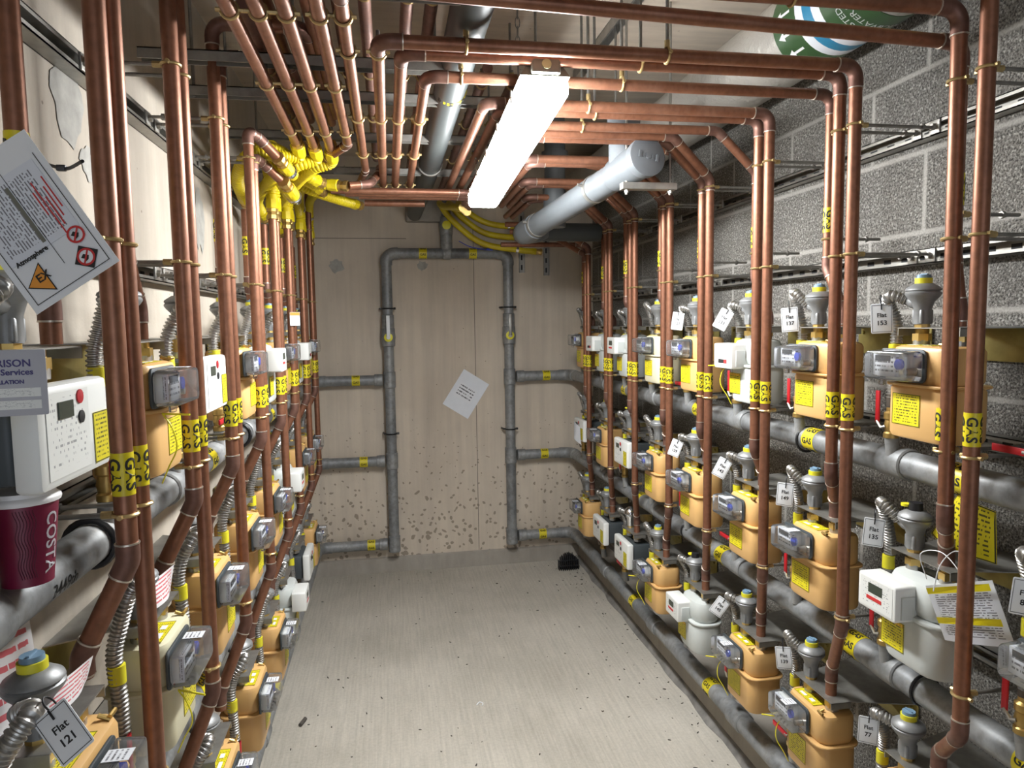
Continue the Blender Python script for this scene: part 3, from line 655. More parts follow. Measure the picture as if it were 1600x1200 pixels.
def ebox(small=False):
    w, h, d = .225, .138, .036; cz = .152
    fy = .0
    return [M('rear_body', 'dark_plastic', MB().rbox((0, .075, cz), (.195, .10, .120), .012, .006)), neck(-.055, h=.012), neck(.055, h=.012), union(-.055), union(.055),
            M('display_housing', 'white_plastic', MB().rbox((0, fy + .0055, cz), (w, d, h), .008, .009, 'y'),
              M('front_print', 'panel_print', MB().quad((-.095, fy - .0135, cz - .056), (.035, fy - .0135, cz - .056), (.035, fy - .0135, cz + .058), (-.095, fy - .0135, cz + .058), th=.0004), smooth=False),
              M('lcd', 'lcd', MB().box((-.062, fy - .0155, cz + .022), (-.018, fy - .0125, cz + .045)), smooth=False),
              M('red_button', 'red', MB().lathe([(.0001, -.004), (.010, -.003), (.010, .002), (.0001, .002)], 16, (.006, fy - .0125, cz + .047), 'y')),
              M('black_button', 'black', MB().lathe([(.0001, -.004), (.009, -.003), (.009, .002), (.0001, .002)], 16, (.008, fy - .0125, cz + .018), 'y')),
              M('instruction_label', 'yellow_label', MB().quad((.050, fy - .0138, cz - .058), (.102, fy - .0138, cz - .058), (.102, fy - .0138, cz + .018), (.050, fy - .0138, cz + .018), th=.0004), smooth=False))]
TYPES = {'beige': diaphragm('beige'), 'cream': diaphragm('cream'), 'lcdwhite': counter_meter(True), 'digit': counter_meter(False), 'ebox': ebox()}
TN = {'beige': 'beige gas meter with clear index cover', 'cream': 'cream gas meter with clear index cover', 'lcdwhite': 'white gas meter with boxed LCD counter', 'digit': 'white gas meter with boxed digit counter', 'ebox': 'flat white electronic gas meter with small LCD'}
# regulator (origin on the bracket shelf)
RG = [M('neck_nut', 'brass', MB().lathe([(.0001, 0), (.017, 0), (.017, .008), (.0001, .008)], 8)),
      M('body', 'regulator', MB().lathe([(.0001, .008), (.019, .008), (.020, .045), (.025, .062), (.036, .074), (.040, .080), (.040, .084), (.037, .087), (.040, .090), (.038, .095), (.026, .103), (.021, .106), (.0001, .106)], 26)
        .rbox((0, 0, .026), (.034, .034, .034), .004, .003), ),
      M('inlet_arm', 'regulator', MB().tube([(0, 0, .062), (-.03, 0, .062), (-.05, 0, .066)], lambda i: (.017, .016, .013)[i], 12)),
      M('yellow_collar', 'yellow_band', MB().lathe([(.0001, .104), (.0195, .104), (.0195, .119), (.0001, .119)], 18)),
      M('cap', 'blue_cap', MB().lathe([(.0001, .118), (.0165, .118), (.0155, .127), (.0001, .127)], 18).box((-.012, -.002, .127), (.012, .002, .130)))]
RGB = [x for x in RG[:3]] + [M('black_cap', 'black', MB().lathe([(.0001, .104), (.017, .104), (.015, .125), (.0001, .125)], 16)), M('yellow_seal', 'yellow_tie', MB().lathe([(.0001, 0), (.012, 0), (.012, .006), (.0001, .006)], 12, (-.022, -.01, .112)))]
RGS = [RG[0], M('domed_body', 'chrome', MB().lathe([(.0001, .008), (.017, .008), (.020, .05), (.028, .068), (.036, .076), (.036, .084), (.030, .098), (.018, .110), (.008, .115), (.0001, .116)], 24)), RG[2]]
BR = [M('shelf_plate', 'zinc', (lambda mb: (mb.add([(x, y, z) for z in (-.0025, 0) for (x, y) in ((-.098, .03), (.098, .03), (.098, .095), (.15, XR - XFR - .005), (-.15, XR - XFR - .005), (-.098, .095))],
        [(5, 4, 3, 2, 1, 0), (6, 7, 8, 9, 10, 11)] + [(i, (i + 1) % 6, (i + 1) % 6 + 6, i + 6) for i in range(6)]), mb)[1])(MB()), smooth=False),
      M('wall_flange', 'gold_zinc', MB().rbox((0, XR - XFR - .008, -.045), (.31, .004, .085), .006, .001, 'y').cyl((-.13, XR - XFR - .016, -.02), (-.13, XR - XFR - .008, -.02), .006, 8).cyl((.13, XR - XFR - .016, -.02), (.13, XR - XFR - .008, -.02), .006, 8)),
      M('side_gusset', 'zinc', MB().box((-.098, .03, -.02), (-.0955, .095, 0)), smooth=False), M('side_gusset', 'zinc', MB().box((.0955, .03, -.02), (.098, .095, 0)), smooth=False)]
BRL = [M('shelf_plate', 'zinc', (lambda mb: (mb.add([(x, y, z) for z in (-.0025, 0) for (x, y) in ((-.098, .03), (.098, .03), (.098, .095), (.15, .2), (-.15, .2), (-.098, .095))],
        [(5, 4, 3, 2, 1, 0), (6, 7, 8, 9, 10, 11)] + [(i, (i + 1) % 6, (i + 1) % 6 + 6, i + 6) for i in range(6)]), mb)[1])(MB()), smooth=False),
      M('wall_flange', 'gold_zinc', MB().rbox((0, .200, -.045), (.31, .004, .085), .006, .001, 'y')), BR[2], BR[3]]
# flexible hose: valve (local x -.158) up, over and into the regulator
HX = -.158
def hose_mesh(loop, regx=-.105):
    c = [(HX, .068, .085), (HX, .07, .16), (HX, .075, .24), (HX + .006, .066, .290), (HX + .006, .046, .325 + loop), (HX + .018, .032, .345 + loop), (HX + .036, .036, .347 + loop * .6), (regx, .058, .336)]
    path = resample(spline(c, 14), .0021)
    return MB().tube(path, lambda i: .0152 if i % 4 < 2 else .0118, 12).mesh('corrugated_tube', 'steel')
HOSE = [M('corrugated_tube', 'steel', hose_mesh(0)), M('yellow_collar', 'yellow_band', MB().lathe([(.0001, .19), (.0155, .19), (.0155, .225), (.0001, .225)], 14, (HX, .072, 0))), M('end_ferrule', 'iron', MB().lathe([(.0001, .06), (.0135, .06), (.0135, .09), (.0001, .09)], 12, (HX, .068, 0)))]
HOSE2 = [M('corrugated_tube', 'steel', hose_mesh(.03)), HOSE[1], HOSE[2]]
VAL = lambda hor: [M('riser_stub', 'manifold', MB().cyl((HX, .075, -.075), (HX, .068, -.015), .0165, 14)),
       M('valve_body', 'brass', MB().lathe([(.0001, -.02), (.019, -.02), (.019, -.008), (.0155, -.004), (.0185, .01), (.0155, .026), (.019, .03), (.019, .045), (.013, .05), (.013, .062), (.0001, .062)], 12, (HX, .068, 0))),
       M('red_lever', 'red', MB().rbox((HX - .028, .048, .06), (.016, .006, .085), .004, .002) if not hor else MB().rbox((HX - .045, .048, .015), (.085, .006, .016), .004, .002)),
       M('lever_shank', 'zinc', MB().tube([(HX, .05, .01), (HX - .012, .046, .006), (HX - .028, .046, .022)] if not hor else [(HX, .05, .015), (HX - .012, .046, .015)], .004, 8))]
VALV, VALH = VAL(False), VAL(True)
TIE = M('cable_tie', 'black', MB().torus((0, .012, .012), .014, .0014, 'x', 14, 6).rbox((0, -.002, -.004), (.003, .002, .016), .001, .0005))
def flat_tag(txt, name_label, loc, yaw, tilt, nod=0., s=1.):
    o = tag(link('flat_tag', MB().rbox((0, 0, -.034), (.05, .0012, .076), .004, .0003, 'y').mesh('flat_tag', 'tag_white'), None, loc), name_label, 'tag', 'white flat number tags')
    o.rotation_mode = 'XYZ'; o.matrix_world = Matrix.Translation(loc) @ Matrix.Rotation(yaw, 4, 'Z') @ Matrix.Rotation(tilt, 4, 'Y') @ Matrix.Rotation(nod, 4, 'X') @ Matrix.Scale(s, 4)
    b = MB(); 
    for a_, b_ in (((-.0225, -.0685), (.0225, -.0675)), ((-.0225, -.0005), (.0225, .0005)), ((-.0225, -.0685), (-.0217, .0005)), ((.0217, -.0685), (.0225, .0005))): b.box((a_[0], -.001, a_[1]), (b_[0], -.0007, b_[1]))
    if not hasattr(flat_tag, 'b'): flat_tag.b = b.mesh('printed_border', 'ink', False)
    link('printed_border', flat_tag.b, o)
    up = (PI / 2, 0, 0)
    link('word_print', text_mesh('Flat', .0155, 'ink', .0002), o, (0, -.0008, -.026), up); link('number_print', text_mesh(txt, .0165, 'ink', .0003), o, (0, -.0008, -.046), up)
    inst(TIE, o); return o

def place(spec, side, yc, z, label, cat, name, group, dl=(0, 0, 0)):
    X = XFR if side == 'right' else XFL; rz = -PI / 2 if side == 'right' else PI / 2; sg = 1 if side == 'right' else -1
    loc = (X + sg * dl[1], yc - sg * dl[0], z + dl[2]); o = thing(name, label, cat, loc, rz, group)
    for sp_ in spec: inst(sp_, o)
    return o
def wpt(side, yc, z, l):
    X = XFR if side == 'right' else XFL; sg = 1 if side == 'right' else -1
    return Vector((X + sg * l[1], yc - sg * l[0], z + l[2]))
GRID = {'right': (['beige', 'beige', 'digit', 'beige', 'cream', 'lcdwhite', 'digit', 'beige'],
                  ['lcdwhite', 'beige', 'beige', 'beige', 'beige', 'ebox', 'beige', 'ebox'],
                  ['beige', 'beige', 'beige', 'lcdwhite', 'beige', 'ebox', 'ebox', 'beige']),
        'left': (['ebox', 'beige', 'ebox', 'beige', 'lcdwhite', 'beige', 'digit', 'beige'],
                 ['beige', 'cream', 'beige', 'beige', 'beige', 'lcdwhite', 'beige', 'beige'],
                 [None, None, 'beige', 'beige', 'beige', 'lcdwhite', 'ebox', 'beige'])}
NTAG = {('right', 0, 0): '153', ('right', 0, 1): '137', ('right', 0, 2): '133', ('right', 0, 3): '127', ('right', 1, 0): '135', ('right', 1, 1): '149', ('right', 1, 2): '143', ('right', 1, 3): '129',
        ('right', 2, 0): '77', ('right', 2, 1): '139', ('right', 2, 2): '145', ('left', 1, 0): '121'}
TILT = {'153': -3, '137': -4, '133': 28, '127': 8, '135': 4, '149': 4, '143': 26, '129': 20, '77': 2, '139': -6, '145': 32}
for side in ('right', 'left'):
    ycs = YCR if side == 'right' else YCL
    for r_ in range(3):
        for c in range(8):
            ty = GRID[side][r_][c]
            if not ty: continue
            yc, z = ycs[c], ROWZ[r_]; col = RCL[c]; wh = 'the %s row, %s column, %s wall' % (rown[r_], col, side)
            num = NTAG.get((side, r_, c))
            g = {'beige': 'beige gas meters', 'cream': 'cream gas meters', 'ebox': 'flat white electronic meters'}.get(ty, 'white gas meters with counter boxes')
            lab = TN[ty] + ' in ' + wh
            y_off = {('left', 0, 0): -.04, ('left', 0, 2): -.05}.get((side, r_, c), 0)
            m_ = place(TYPES[ty], side, yc + y_off, z, lab, 'gas meter', 'gas_meter', g, (0, 0, 0))
            if side == 'left':
                for ch in m_.children:
                    if ch.name.startswith('instruction_label') and ty in ('beige', 'cream'): ch.location.x = .034
            elif ty in ('beige', 'cream'):
                for ch in m_.children:
                    if ch.name.startswith('instruction_label'): ch.location.x = -.02
            place(BR if side == 'right' else BRL, side, yc, z + H_ + .043, 'zinc plated meter bracket shelf above the meter in ' + wh, 'bracket', 'meter_bracket', 'meter brackets')
            blk = (side, r_, c) in (('right', 1, 0), ('right', 2, 3), ('right', 1, 5), ('left', 0, 2))
            sil = (side, r_, c) in (('right', 2, 5), ('right', 1, 4)) and c == 5
            place(RGS if sil else (RGB if blk else RG), side, yc, z + H_ + .043, ('shiny silver domed' if sil else 'round grey') + ' regulator%s over the meter in %s' % (', black cap,' if blk else '', wh), 'regulator', 'gas_regulator', 'grey gas regulators', (-.055, D_ / 2, 0))
            place(HOSE2 if (c % 3 == 1 or (side, r_, c) == ('right', 1, 0)) else HOSE, side, yc, z, 'corrugated steel hose feeding the meter in ' + wh, 'hose', 'flexible_hose', 'corrugated steel hoses')
            place(VALH if (c + r_) % 4 == 3 else VALV, side, yc, z, 'brass stopcock with red lever beside the meter in ' + wh, 'valve', 'stopcock', 'brass stopcocks')
            if num and side == 'right':
                flat_tag(num, 'white number tag reading Flat %s hanging on a steel hose' % num, wpt(side, yc, z, (-.150, .022, .325)), math.radians(-33), math.radians(-TILT[num]) * -1 if False else math.radians(TILT[num]))
# nearest column on the right, mostly out of the picture
yc = 1.055
place(TYPES['beige'], 'right', yc, ROWZ[1], 'beige gas meter cut off by the right edge of the photo, middle row', 'gas meter', 'gas_meter', 'beige gas meters')
for r_, nm in ((0, 'top'), (1, 'middle')):
    place(HOSE2, 'right', yc, ROWZ[r_], 'corrugated steel hose at the right edge of the photo, %s row' % nm, 'hose', 'flexible_hose', 'corrugated steel hoses')
    place(VALH if r_ == 0 else VALV, 'right', yc, ROWZ[r_], 'brass stopcock with red lever at the right edge of the photo, %s row' % nm, 'valve', 'stopcock', 'brass stopcocks')
flat_tag('85', 'white number tag at the right edge of the photo, partly cut off', wpt('right', yc - .03, ROWZ[1], (-.150, .022, .325)), math.radians(-33), math.radians(5))
flat_tag('121', 'white number tag reading Flat 121, tilted over a beige meter at lower left', Vector((-.455, .985, 1.282)), math.radians(12), math.radians(-38), math.radians(-30), .95)
# printed card in front of the nearest white meter, hazard notice, cup

# ================================================================ lamp
def lamp(y0, label, z0=2.355, z1=2.275):
    L = 1.22; pitch = math.atan((z1 - z0) / L); t_ = thing('strip_light', label, 'light', (.405, y0, z0)); t_.rotation_euler.x = pitch
    link('diffuser', MB().rbox((0, L / 2, .022), (.122, L, .058), .016, .014, 'y').mesh('diffuser', 'lamp_on'), t_)
    mb = MB(); mb.add([(-.064, 0, .045), (.064, 0, .045), (.064, L, .045), (-.064, L, .045), (-.04, .012, .085), (.04, .012, .085), (.04, L - .012, .085), (-.04, L - .012, .085)],
                      [(0, 3, 2, 1), (4, 5, 6, 7), (0, 1, 5, 4), (1, 2, 6, 5), (2, 3, 7, 6), (3, 0, 4, 7)])
    link('housing', mb.mesh('housing', 'lamp_body', False), t_)
    link('end_cap', MB().rbox((0, -.004, .066), (.075, .022, .036), .008, .004).mesh('end_cap', 'lamp_body'), t_)
    link('knockout_plug', MB().lathe([(.0001, -.018), (.012, -.018), (.013, -.012), (.0001, -.012)], 16, (0, 0, .068), 'y').mesh('knockout_plug', 'lamp_knob'), t_)
    for i in range(5): link('latch', MB().rbox((-.066, .12 + i * .25, .035), (.006, .018, .034), .002, .001).mesh('latch', 'zinc'), t_)
    return t_
L1 = lamp(1.78, 'lit white strip light hanging on chains below the copper pipes')
for y, nm in ((1.87, 'nearer'), (2.78, 'farther')):
    mb = MB(); n = 22; z0 = 2.43 if y < 2 else 2.37
    for i in range(n):
        z = z0 + (ZC - z0) * (i + .5) / n; hh = (ZC - z0) / n * .62; pts = [(0, 0, z - hh)] ; ax = i % 2
        ring = [Vector(((.006 * math.cos(a)) if ax else 0, 0 if ax else .006 * math.cos(a), z + hh * math.sin(a))) for a in [2 * PI * k / 10 for k in range(11)]]
        mb.tube([r_ + Vector((.352, y, 0)) for r_ in ring], .0013, 5, False)
    solo('hanging_chain', mb, 'rod', 'thin %s link chain holding the strip light' % nm, 'chain')

# ================================================================ overhead pipes
GO = 'copper pipes overhead'
Ap = pipe([(-.305, .35, ZT), (-.305, 2.66, ZT)], rc, 'overhead copper pipe nearest the left wall in the lower layer', group=GO)
Bp = pipe([(-.248, .35, ZT), (-.248, 2.70, ZT)], rc, 'overhead copper pipe second from the left wall in the lower layer', group=GO)
LOW = [(-.305, Ap, 2.66), (-.248, Bp, 2.70), (-.192, CR[0, 3], 2.74), (-.125, CR[0, 2], 2.66), (-.076, CR[0, 1], 3.1), (-.005, CR[1, 3], 3.5), (.050, CR[1, 2], 3.5), (.117, CR[1, 1], 3.5)]
for (x, p, ye) in LOW:
    for yy in (1.60, 1.79, 2.34, 2.82, 3.42) if x > -.1 else (1.60, 2.05, 2.52, 3.42):
        st = {-.005: 1.75, .050: 1.83, .117: 2.0}.get(x, 1.5)
        if yy < ye - .03 and yy > st: clip(p, (x, yy, ZT), rc, (0, 0, .05), 'y')
for i, (x, y0, y1_, z) in enumerate(((-.335, 1.9, 3.4, 2.575), (-.10, 1.0, 3.4, 2.575), (-.035, .8, 3.5, 2.575), (.068, .5, 3.6, 2.575), (.128, .5, 3.7, 2.575), (.32, 2.2, 4.2, 2.56), (.42, 2.3, 4.4, 2.56))):
    p = pipe([(x, y0, z), (x, y1_, z)], rc, 'darker copper pipe in the upper overhead layer, %s from the left' % ('first', 'second', 'third', 'fourth', 'fifth', 'sixth', 'seventh')[i], 'copper_old', group='upper layer overhead pipes')
    for yy in (1.79, 2.34, 2.82, 3.42): 
        if y0 < yy < y1_: clip(p, (x, yy, z), rc, (0, 0, .045), 'y')
for i, y in enumerate((1.60, 2.05, 2.34, 2.82, 3.42)):
    t_ = thing('ceiling_channel', 'galvanised cross channel above the overhead copper pipes, %s from the camera' % RCL[i] if i < 4 else 'galvanised cross channel above the overhead copper pipes, last before the back wall', 'rail', (-.62, y, 2.485), 0, 'overhead cross channels'); L = .80 if i < 2 else 1.15
    link('channel', MB().box((0, -.02, .0), (L, -.017, .028)).box((0, .017, .0), (L, .02, .028)).box((0, -.02, .025), (L, .02, .028)).mesh('channel', 'zinc', False), t_)
    for xx in (.06, .39, L - .03): link('drop_rod', MB().cyl((xx, 0, 0), (xx, 0, ZC - 2.485), .005, 8).mesh('drop_rod', 'rod'), t_)
# hangers of the cross runs
for (c, k, y, z, xs) in ((0, 2, 1.38, ZT, (.48, .83)), (1, 3, 1.72, ZT, (.20, .70)), (1, 2, 1.786, ZT, (.655,)), (1, 1, 1.935, ZT, (.21, .655)), (2, 3, 2.145, ZT, (.62,)), (2, 2, 2.211, ZT, (.66,)), (2, 1, 2.36, ZT, (.66,))):
    for x in xs: clip(CR[c, k], (x, y, z), rc, (0, 0, ZC - z), 'x')
for i, (x, y0, y1_) in enumerate(((.90, 2.45, 3.3),)):
    t_ = thing('ceiling_channel', 'short galvanised channel fixed to the bare ceiling', 'rail', (x, y0, ZC - .041)); L = y1_ - y0
    link('channel', MB().box((-.02, 0, .038), (.02, L, .041)).box((-.02, 0, 0), (-.017, L, .041)).box((.017, 0, 0), (.02, L, .041)).mesh('channel', 'zinc', False), t_)
    link('drop_rod', MB().cyl((0, .28, -.42), (0, .28, .04), .005, 8).mesh('drop_rod', 'rod'), t_)
for i, (y, z) in enumerate(((3.36, 2.398), (3.425, 2.398), (3.49, 2.398))):
    pipe([(-.24 + .06 * i, y, z), (.40, y, z), (.40 + .02 * i, y + .3, z)], rc * .95, 'copper pipe crossing below the overhead run near the back, %s of three' % RCL[i].replace('second', 'middle').replace('third', 'last'), group='short crossing pipes near the back')
pipe([(-.10, 3.70, 2.40), (.20, 3.70, 2.40)], rc, 'lowest short copper pipe crossing beside the long yellow hose')
# large grey pipe overhead
g = pipe([(.215, .7, 2.52), (.21, 3.5, 2.52), (.20, 5.02, 2.55)], .05, 'large dark grey plastic pipe running overhead to the back wall', 'pvc_dark', name='grey_pipe', R=.1, fit='pvc_dark', n=24, solder=False)
gas_band(g, Vector((.2138, 2.28, 2.52)) - g.location, (0, 1, 0), .05, .022, 8, 0, False, .018)
link('pipe_clamp', MB().torus((0, 0, 0), .054, .005, 'y', 24, 6).mesh('pipe_clamp', 'zinc'), g, Vector((.21, 3.33, 2.52)) - g.location)
# soil pipe with screwed end cap
base = Vector((.73, 3.52, 2.26)); a = Vector((.93, 2.46, 2.372)) - base; d = a.normalized()
sp_ = thing('soil_pipe', 'light grey plastic soil pipe with round end cap hanging under the ceiling', 'pipe', base)
link('main_tube', MB().tube([Vector((0, 0, 0)), a * .8], .055, 28).mesh('main_tube', 'pvc_grey'), sp_)
link('branch_fitting', MB().tube([a * .78, a * .80, a * .97], lambda i: (.057, .064, .064)[i], 28).tube([a * .84 + Vector((0, 0, .01)), a * .84 + Vector((.0, .0, .16))], .057, 24).tube([a * .84 + Vector((0, 0, .12)), a * .84 + Vector((0, 0, .20))], .062, 24).mesh('branch_fitting', 'pvc_grey'), sp_)
link('end_cap', MB().tube([a * .96, a * .975, a, a + d * .003], lambda i: (.066, .071, .071, .066)[i], 32).mesh('end_cap', 'pvc_grey'), sp_)
cap = sp_.children[-1]; qd = Vector((0, 0, 1)).rotation_difference(d)
lug = MB(); 
for sx in (-1, 1): lug.box((sx * .035 - .004, -.012, 0), (sx * .035 + .004, .012, .006)); lug.box((sx * .018 - .003, -.008, 0), (sx * .018 + .003, .008, .004))
lug.lathe([(.0001, 0), (.012, 0), (.010, .004), (.0001, .004)], 8)
lo = link('cap_lugs', lug.mesh('cap_lugs', 'pvc_grey'), cap, a + d * .003); lo.rotation_mode = 'QUATERNION'; lo.rotation_quaternion = qd
for f in (.05, .62):
    r_ = link('clamp_ring', MB().tube([Vector((0, 0, -.01)), Vector((0, 0, .01))], .0585, 24).cyl((-.06, 0, 0), (-.08, 0, 0), .006, 8).cyl((.06, 0, 0), (.08, 0, 0), .006, 8).mesh('clamp_ring', 'zinc'), sp_, a * f); r_.rotation_mode = 'QUATERNION'; r_.rotation_quaternion = qd
link('coupling', MB().tube([-a * .09, Vector((0, 0, 0)), a * .03], .062, 24).mesh('coupling', 'pvc_grey'), sp_)
link('elbow_fitting', MB().tube([-a * .03, -a * .10, Vector((-.01, .22, .0)), Vector((.08, .32, .02)), Vector((.12, .33, .04))], .058, 20).mesh('elbow_fitting', 'pvc_grey'), sp_)
link('cross_tube', MB().tube([Vector((.05, .50, .045)), Vector((.50, .52, .045))], .052, 20).mesh('cross_tube', 'pvc_dark'), sp_)
link('upright_tube', MB().tube([Vector((.16, .20, .03)), Vector((.16, .20, .66))], .055, 24).tube([Vector((.16, .20, .09)), Vector((.16, .20, .20))], .062, 24).tube([Vector((.16, .20, .37)), Vector((.16, .20, .42))], .07, 24).mesh('upright_tube', 'pvc_grey'), sp_)
b_ = thing('support_bracket', 'galvanised trapeze bracket with two drop rods under the grey soil pipe', 'bracket', (.865, 2.56, 2.285))
link('cross_bar', MB().box((0, -.02, -.012), (.21, .02, .012)).mesh('cross_bar', 'zinc', False), b_)
for x in (.02, .19): 
    link('drop_rod', MB().cyl((x, 0, -.03), (x, 0, ZC - 2.285), .005, 8).mesh('drop_rod', 'zinc'), b_); link('hex_nut', NUT, b_, (x, 0, -.018), (0, PI / 2, 0))
# insulated pipe along the top of the right wall
ip = thing('insulated_pipe', 'fat silver insulated pipe with green and blue bands along the top right', 'pipe', (1.335, .3, 2.70)); ri = .13
def ring_part(nm, y0, y1_, mat, r, off=0): return link(nm, MB().tube([(0, y0 - .3, 0), (0, y1_ - .3, 0)], r, 40).mesh(nm, mat), ip)
ring_part('foil_jacket', .3, 5.0, 'foil', ri)
W3 = [('green_band', 1.99, 2.11, 'green_wrap'), ('white_band', 1.955, 1.99, 'paper_white'), ('blue_band', 1.915, 1.955, 'blue_wrap'), ('white_band', 1.88, 1.915, 'paper_white'), ('green_band', 1.72, 1.88, 'green_wrap'), ('yellow_band', 1.50, 1.56, 'sticker')]
RB = [ring_part(nm, a_, b2, mat, ri + .0015) for nm, a_, b2, mat in W3]
def wrap(src_v, polys, y, ang, r, size=1.):
    vs = []
    for (x, yy, z) in src_v: a_ = ang + yy * size / r; vs.append(((r + z) * math.cos(a_), y - .3 + x * size, (r + z) * math.sin(a_)))
    return vs, polys
mb = MB()
for k in range(14):
    an = 2 * PI * k / 14; vs = [(-.035, -.004, 0), (.015, -.004, 0), (.015, .004, 0), (-.035, .004, 0), (.012, -.014, 0), (.04, 0, 0), (.012, .014, 0)]
    mb.add(*wrap([(v[0], v[1], .0005) for v in vs], [(0, 1, 2, 3), (4, 5, 6)], 2.05, an, ri + .002))
link('flow_arrows', mb.mesh('flow_arrows', 'tag_white', False), RB[0])
src = text_mesh('BOOSTED COLD\nWATER SERVICE', .030, 'tag_white', .0002); mb = MB()
for k in range(4):
    vs = [(v.co.y, -v.co.x, .0006) for v in src.vertices]; mb.add(*wrap(vs, [tuple(p_.vertices) for p_ in src.polygons], 1.80, 2 * PI * k / 4 + 3.9, ri + .002))
link('service_lettering', mb.mesh('service_lettering', 'tag_white', False), RB[4])

# ================================================================ yellow sleeved hoses
GY = 'yellow sleeved hoses'
def yhose(pts, label, r=.0235, cl=(.25,), corr=True, ends=(1, 1)):
    base = Vector(pts[0]); c = [Vector(p) - base for p in pts]; path = resample(spline(c, 14), .004); N = len(path)
    root = tag(link('yellow_hose', MB().tube(path, lambda i: r - (.004 if (i % 3 == 0 and corr and 12 < i < N - 12) else 0), 14).mesh('yellow_hose', 'yellow_hose'), None, base), label, 'hose', GY)
    for e in (0, 1):
        if not ends[e]: continue
        p = path[0] if e == 0 else path[-1]; d = (path[0] - path[3]).normalized() if e == 0 else (path[-1] - path[-4]).normalized()
        link('sleeve_collar', MB().tube([p - d * .035, p - d * .002, p], lambda i: (r * 1.08, r * 1.12, r * 1.05)[i], 8).mesh('sleeve_collar', 'yellow_hose'), root)
        link('brass_fitting', MB().tube([p, p + d * .012, p + d * .0125, p + d * .026, p + d * .0265, p + d * .042], lambda i: (.022, .022, .018, .021, .0235, .0235)[i], 8).mesh('brass_fitting', 'brass'), root)
    for f in cl:
        i = int(f * (N - 1)); d = (path[i + 1] - path[i]).normalized()
        link('clamp_band', MB().tube([path[i] - d * .009, path[i] + d * .009], r * 1.07, 16).tube([path[i] - d * .003, path[i] + d * .003], r * 1.22, 16).mesh('clamp_band', 'chrome'), root)
    return root
def below(c_, sgn=0): return 2.215 + .018 * (c_ - 4) + .04
H = [((Xl, YL2[4], below(4)), (Xl, YL2[4], 2.35), (-.442, 2.87, 2.425), (-.42, 2.72, 2.43), (-.37, 2.74, 2.42), (-.335, 2.84, 2.41)),
     ((Xl, YL2[5], below(5)), (Xl, YL2[5], 2.375), (-.44, 3.29, 2.44), (-.41, 3.10, 2.44), (-.36, 2.96, 2.42), (-.30, 3.0, 2.385), (-.27, 3.06, 2.38)),
     ((Xl, YL2[6], below(6)), (Xl, YL2[6], 2.38), (-.44, 3.70, 2.45), (-.38, 3.34, 2.44), (-.30, 3.16, 2.39), (-.19, 3.12, 2.375)),
     ((Xl, YL2[4] + .072, below(4)), (Xl, YL2[4] + .072, 2.34), (-.46, 2.98, 2.45), (-.44, 2.98, 2.50), (-.37, 3.18, 2.44), (-.29, 3.355, 2.40)),
     ((Xl, YL2[5] + .072, below(5)), (Xl, YL2[5] + .072, 2.36), (-.42, 3.36, 2.44), (-.33, 3.38, 2.40), (-.22, 3.52, 2.385), (-.14, 3.66, 2.385)),
     ((Xl, YL2[6] + .072, below(6)), (Xl, YL2[6] + .072, 2.38), (-.43, 3.82, 2.46), (-.36, 3.62, 2.47), (-.28, 3.50, 2.42)),
     ((Xl, YL2[7] + .072, 2.31), (Xl, YL2[7] + .072, 2.42), (-.42, 4.25, 2.50), (-.34, 3.95, 2.50)),
     ((-.305, 2.70, ZT - .003), (-.308, 2.76, ZT - .03), (-.37, 2.72, 2.40), (-.46, 2.66, 2.39), (-.53, 2.78, 2.33), (-.535, YL2[4] - .075, 2.28)),
     ((-.248, 2.74, ZT - .003), (-.25, 2.80, ZT - .03), (-.32, 2.80, 2.385), (-.42, 2.90, 2.36), (-.53, 3.18, 2.32), (-.535, YL2[5] - .075, 2.28)),
     ((-.192, 2.78, ZT - .003), (-.20, 2.85, ZT - .03), (-.28, 2.90, 2.39), (-.40, 3.2, 2.36), (-.53, 3.7, 2.33), (-.535, YL2[6] - .075, 2.28)),
     ((-.352, YL2[3] + .12, 2.36), (-.332, 2.73, 2.338), (-.355, 2.80, 2.37), (-.43, 2.90, 2.47), (-.50, 3.0, 2.52)),
     ((-.347, YL2[3] + .19, 2.29), (-.333, 2.79, 2.268), (-.36, 2.87, 2.29), (-.44, 3.02, 2.41), (-.50, 3.12, 2.47))]
on = ('first', 'second', 'third', 'fourth', 'fifth', 'sixth', 'seventh')
for i, h in enumerate(H):
    lb = 'yellow corrugated hose rising off the left riser tops, %s counting from the camera' % on[(0, 2, 4, 1, 3, 5, 6)[i]] if i < 7 else \
        ('yellow corrugated hose hanging from the end of the %s overhead copper pipe' % ('leftmost', 'second', 'third')[i - 7] if i < 10 else 'short yellow hose on the %s bent copper end by the left wall' % ('upper', 'lower')[i - 10])
    yhose(h, lb, cl=(.22,) if i < 7 else ((.12,) if i > 9 else ()))
pipe([(-.145, 3.105, 2.372), (-.06, 3.13, 2.385), (-.02, 3.26, 2.46), (-.02, 3.40, 2.51)], rc, 'bent copper pipe carrying on from the third long yellow hose')
HB = [((.40, 3.80, 2.40), (.36, 4.5, 2.52), (.37, 4.90, 2.60), (.46, 4.98, 2.50), (.66, 4.98, 2.35), (.93, 4.98, 2.30), (1.05, 4.98, 2.29)),
      ((.42, 3.86, 2.40), (.42, 4.5, 2.52), (.44, 4.95, 2.61), (.54, 5.02, 2.52), (.70, 5.02, 2.42), (.93, 5.02, 2.39), (1.04, 5.02, 2.385)),
      ((.44, 3.92, 2.40), (.48, 4.5, 2.52), (.51, 5.0, 2.62), (.62, 5.05, 2.54), (.74, 5.05, 2.49), (.93, 5.05, 2.47), (.985, 5.05, 2.47))]
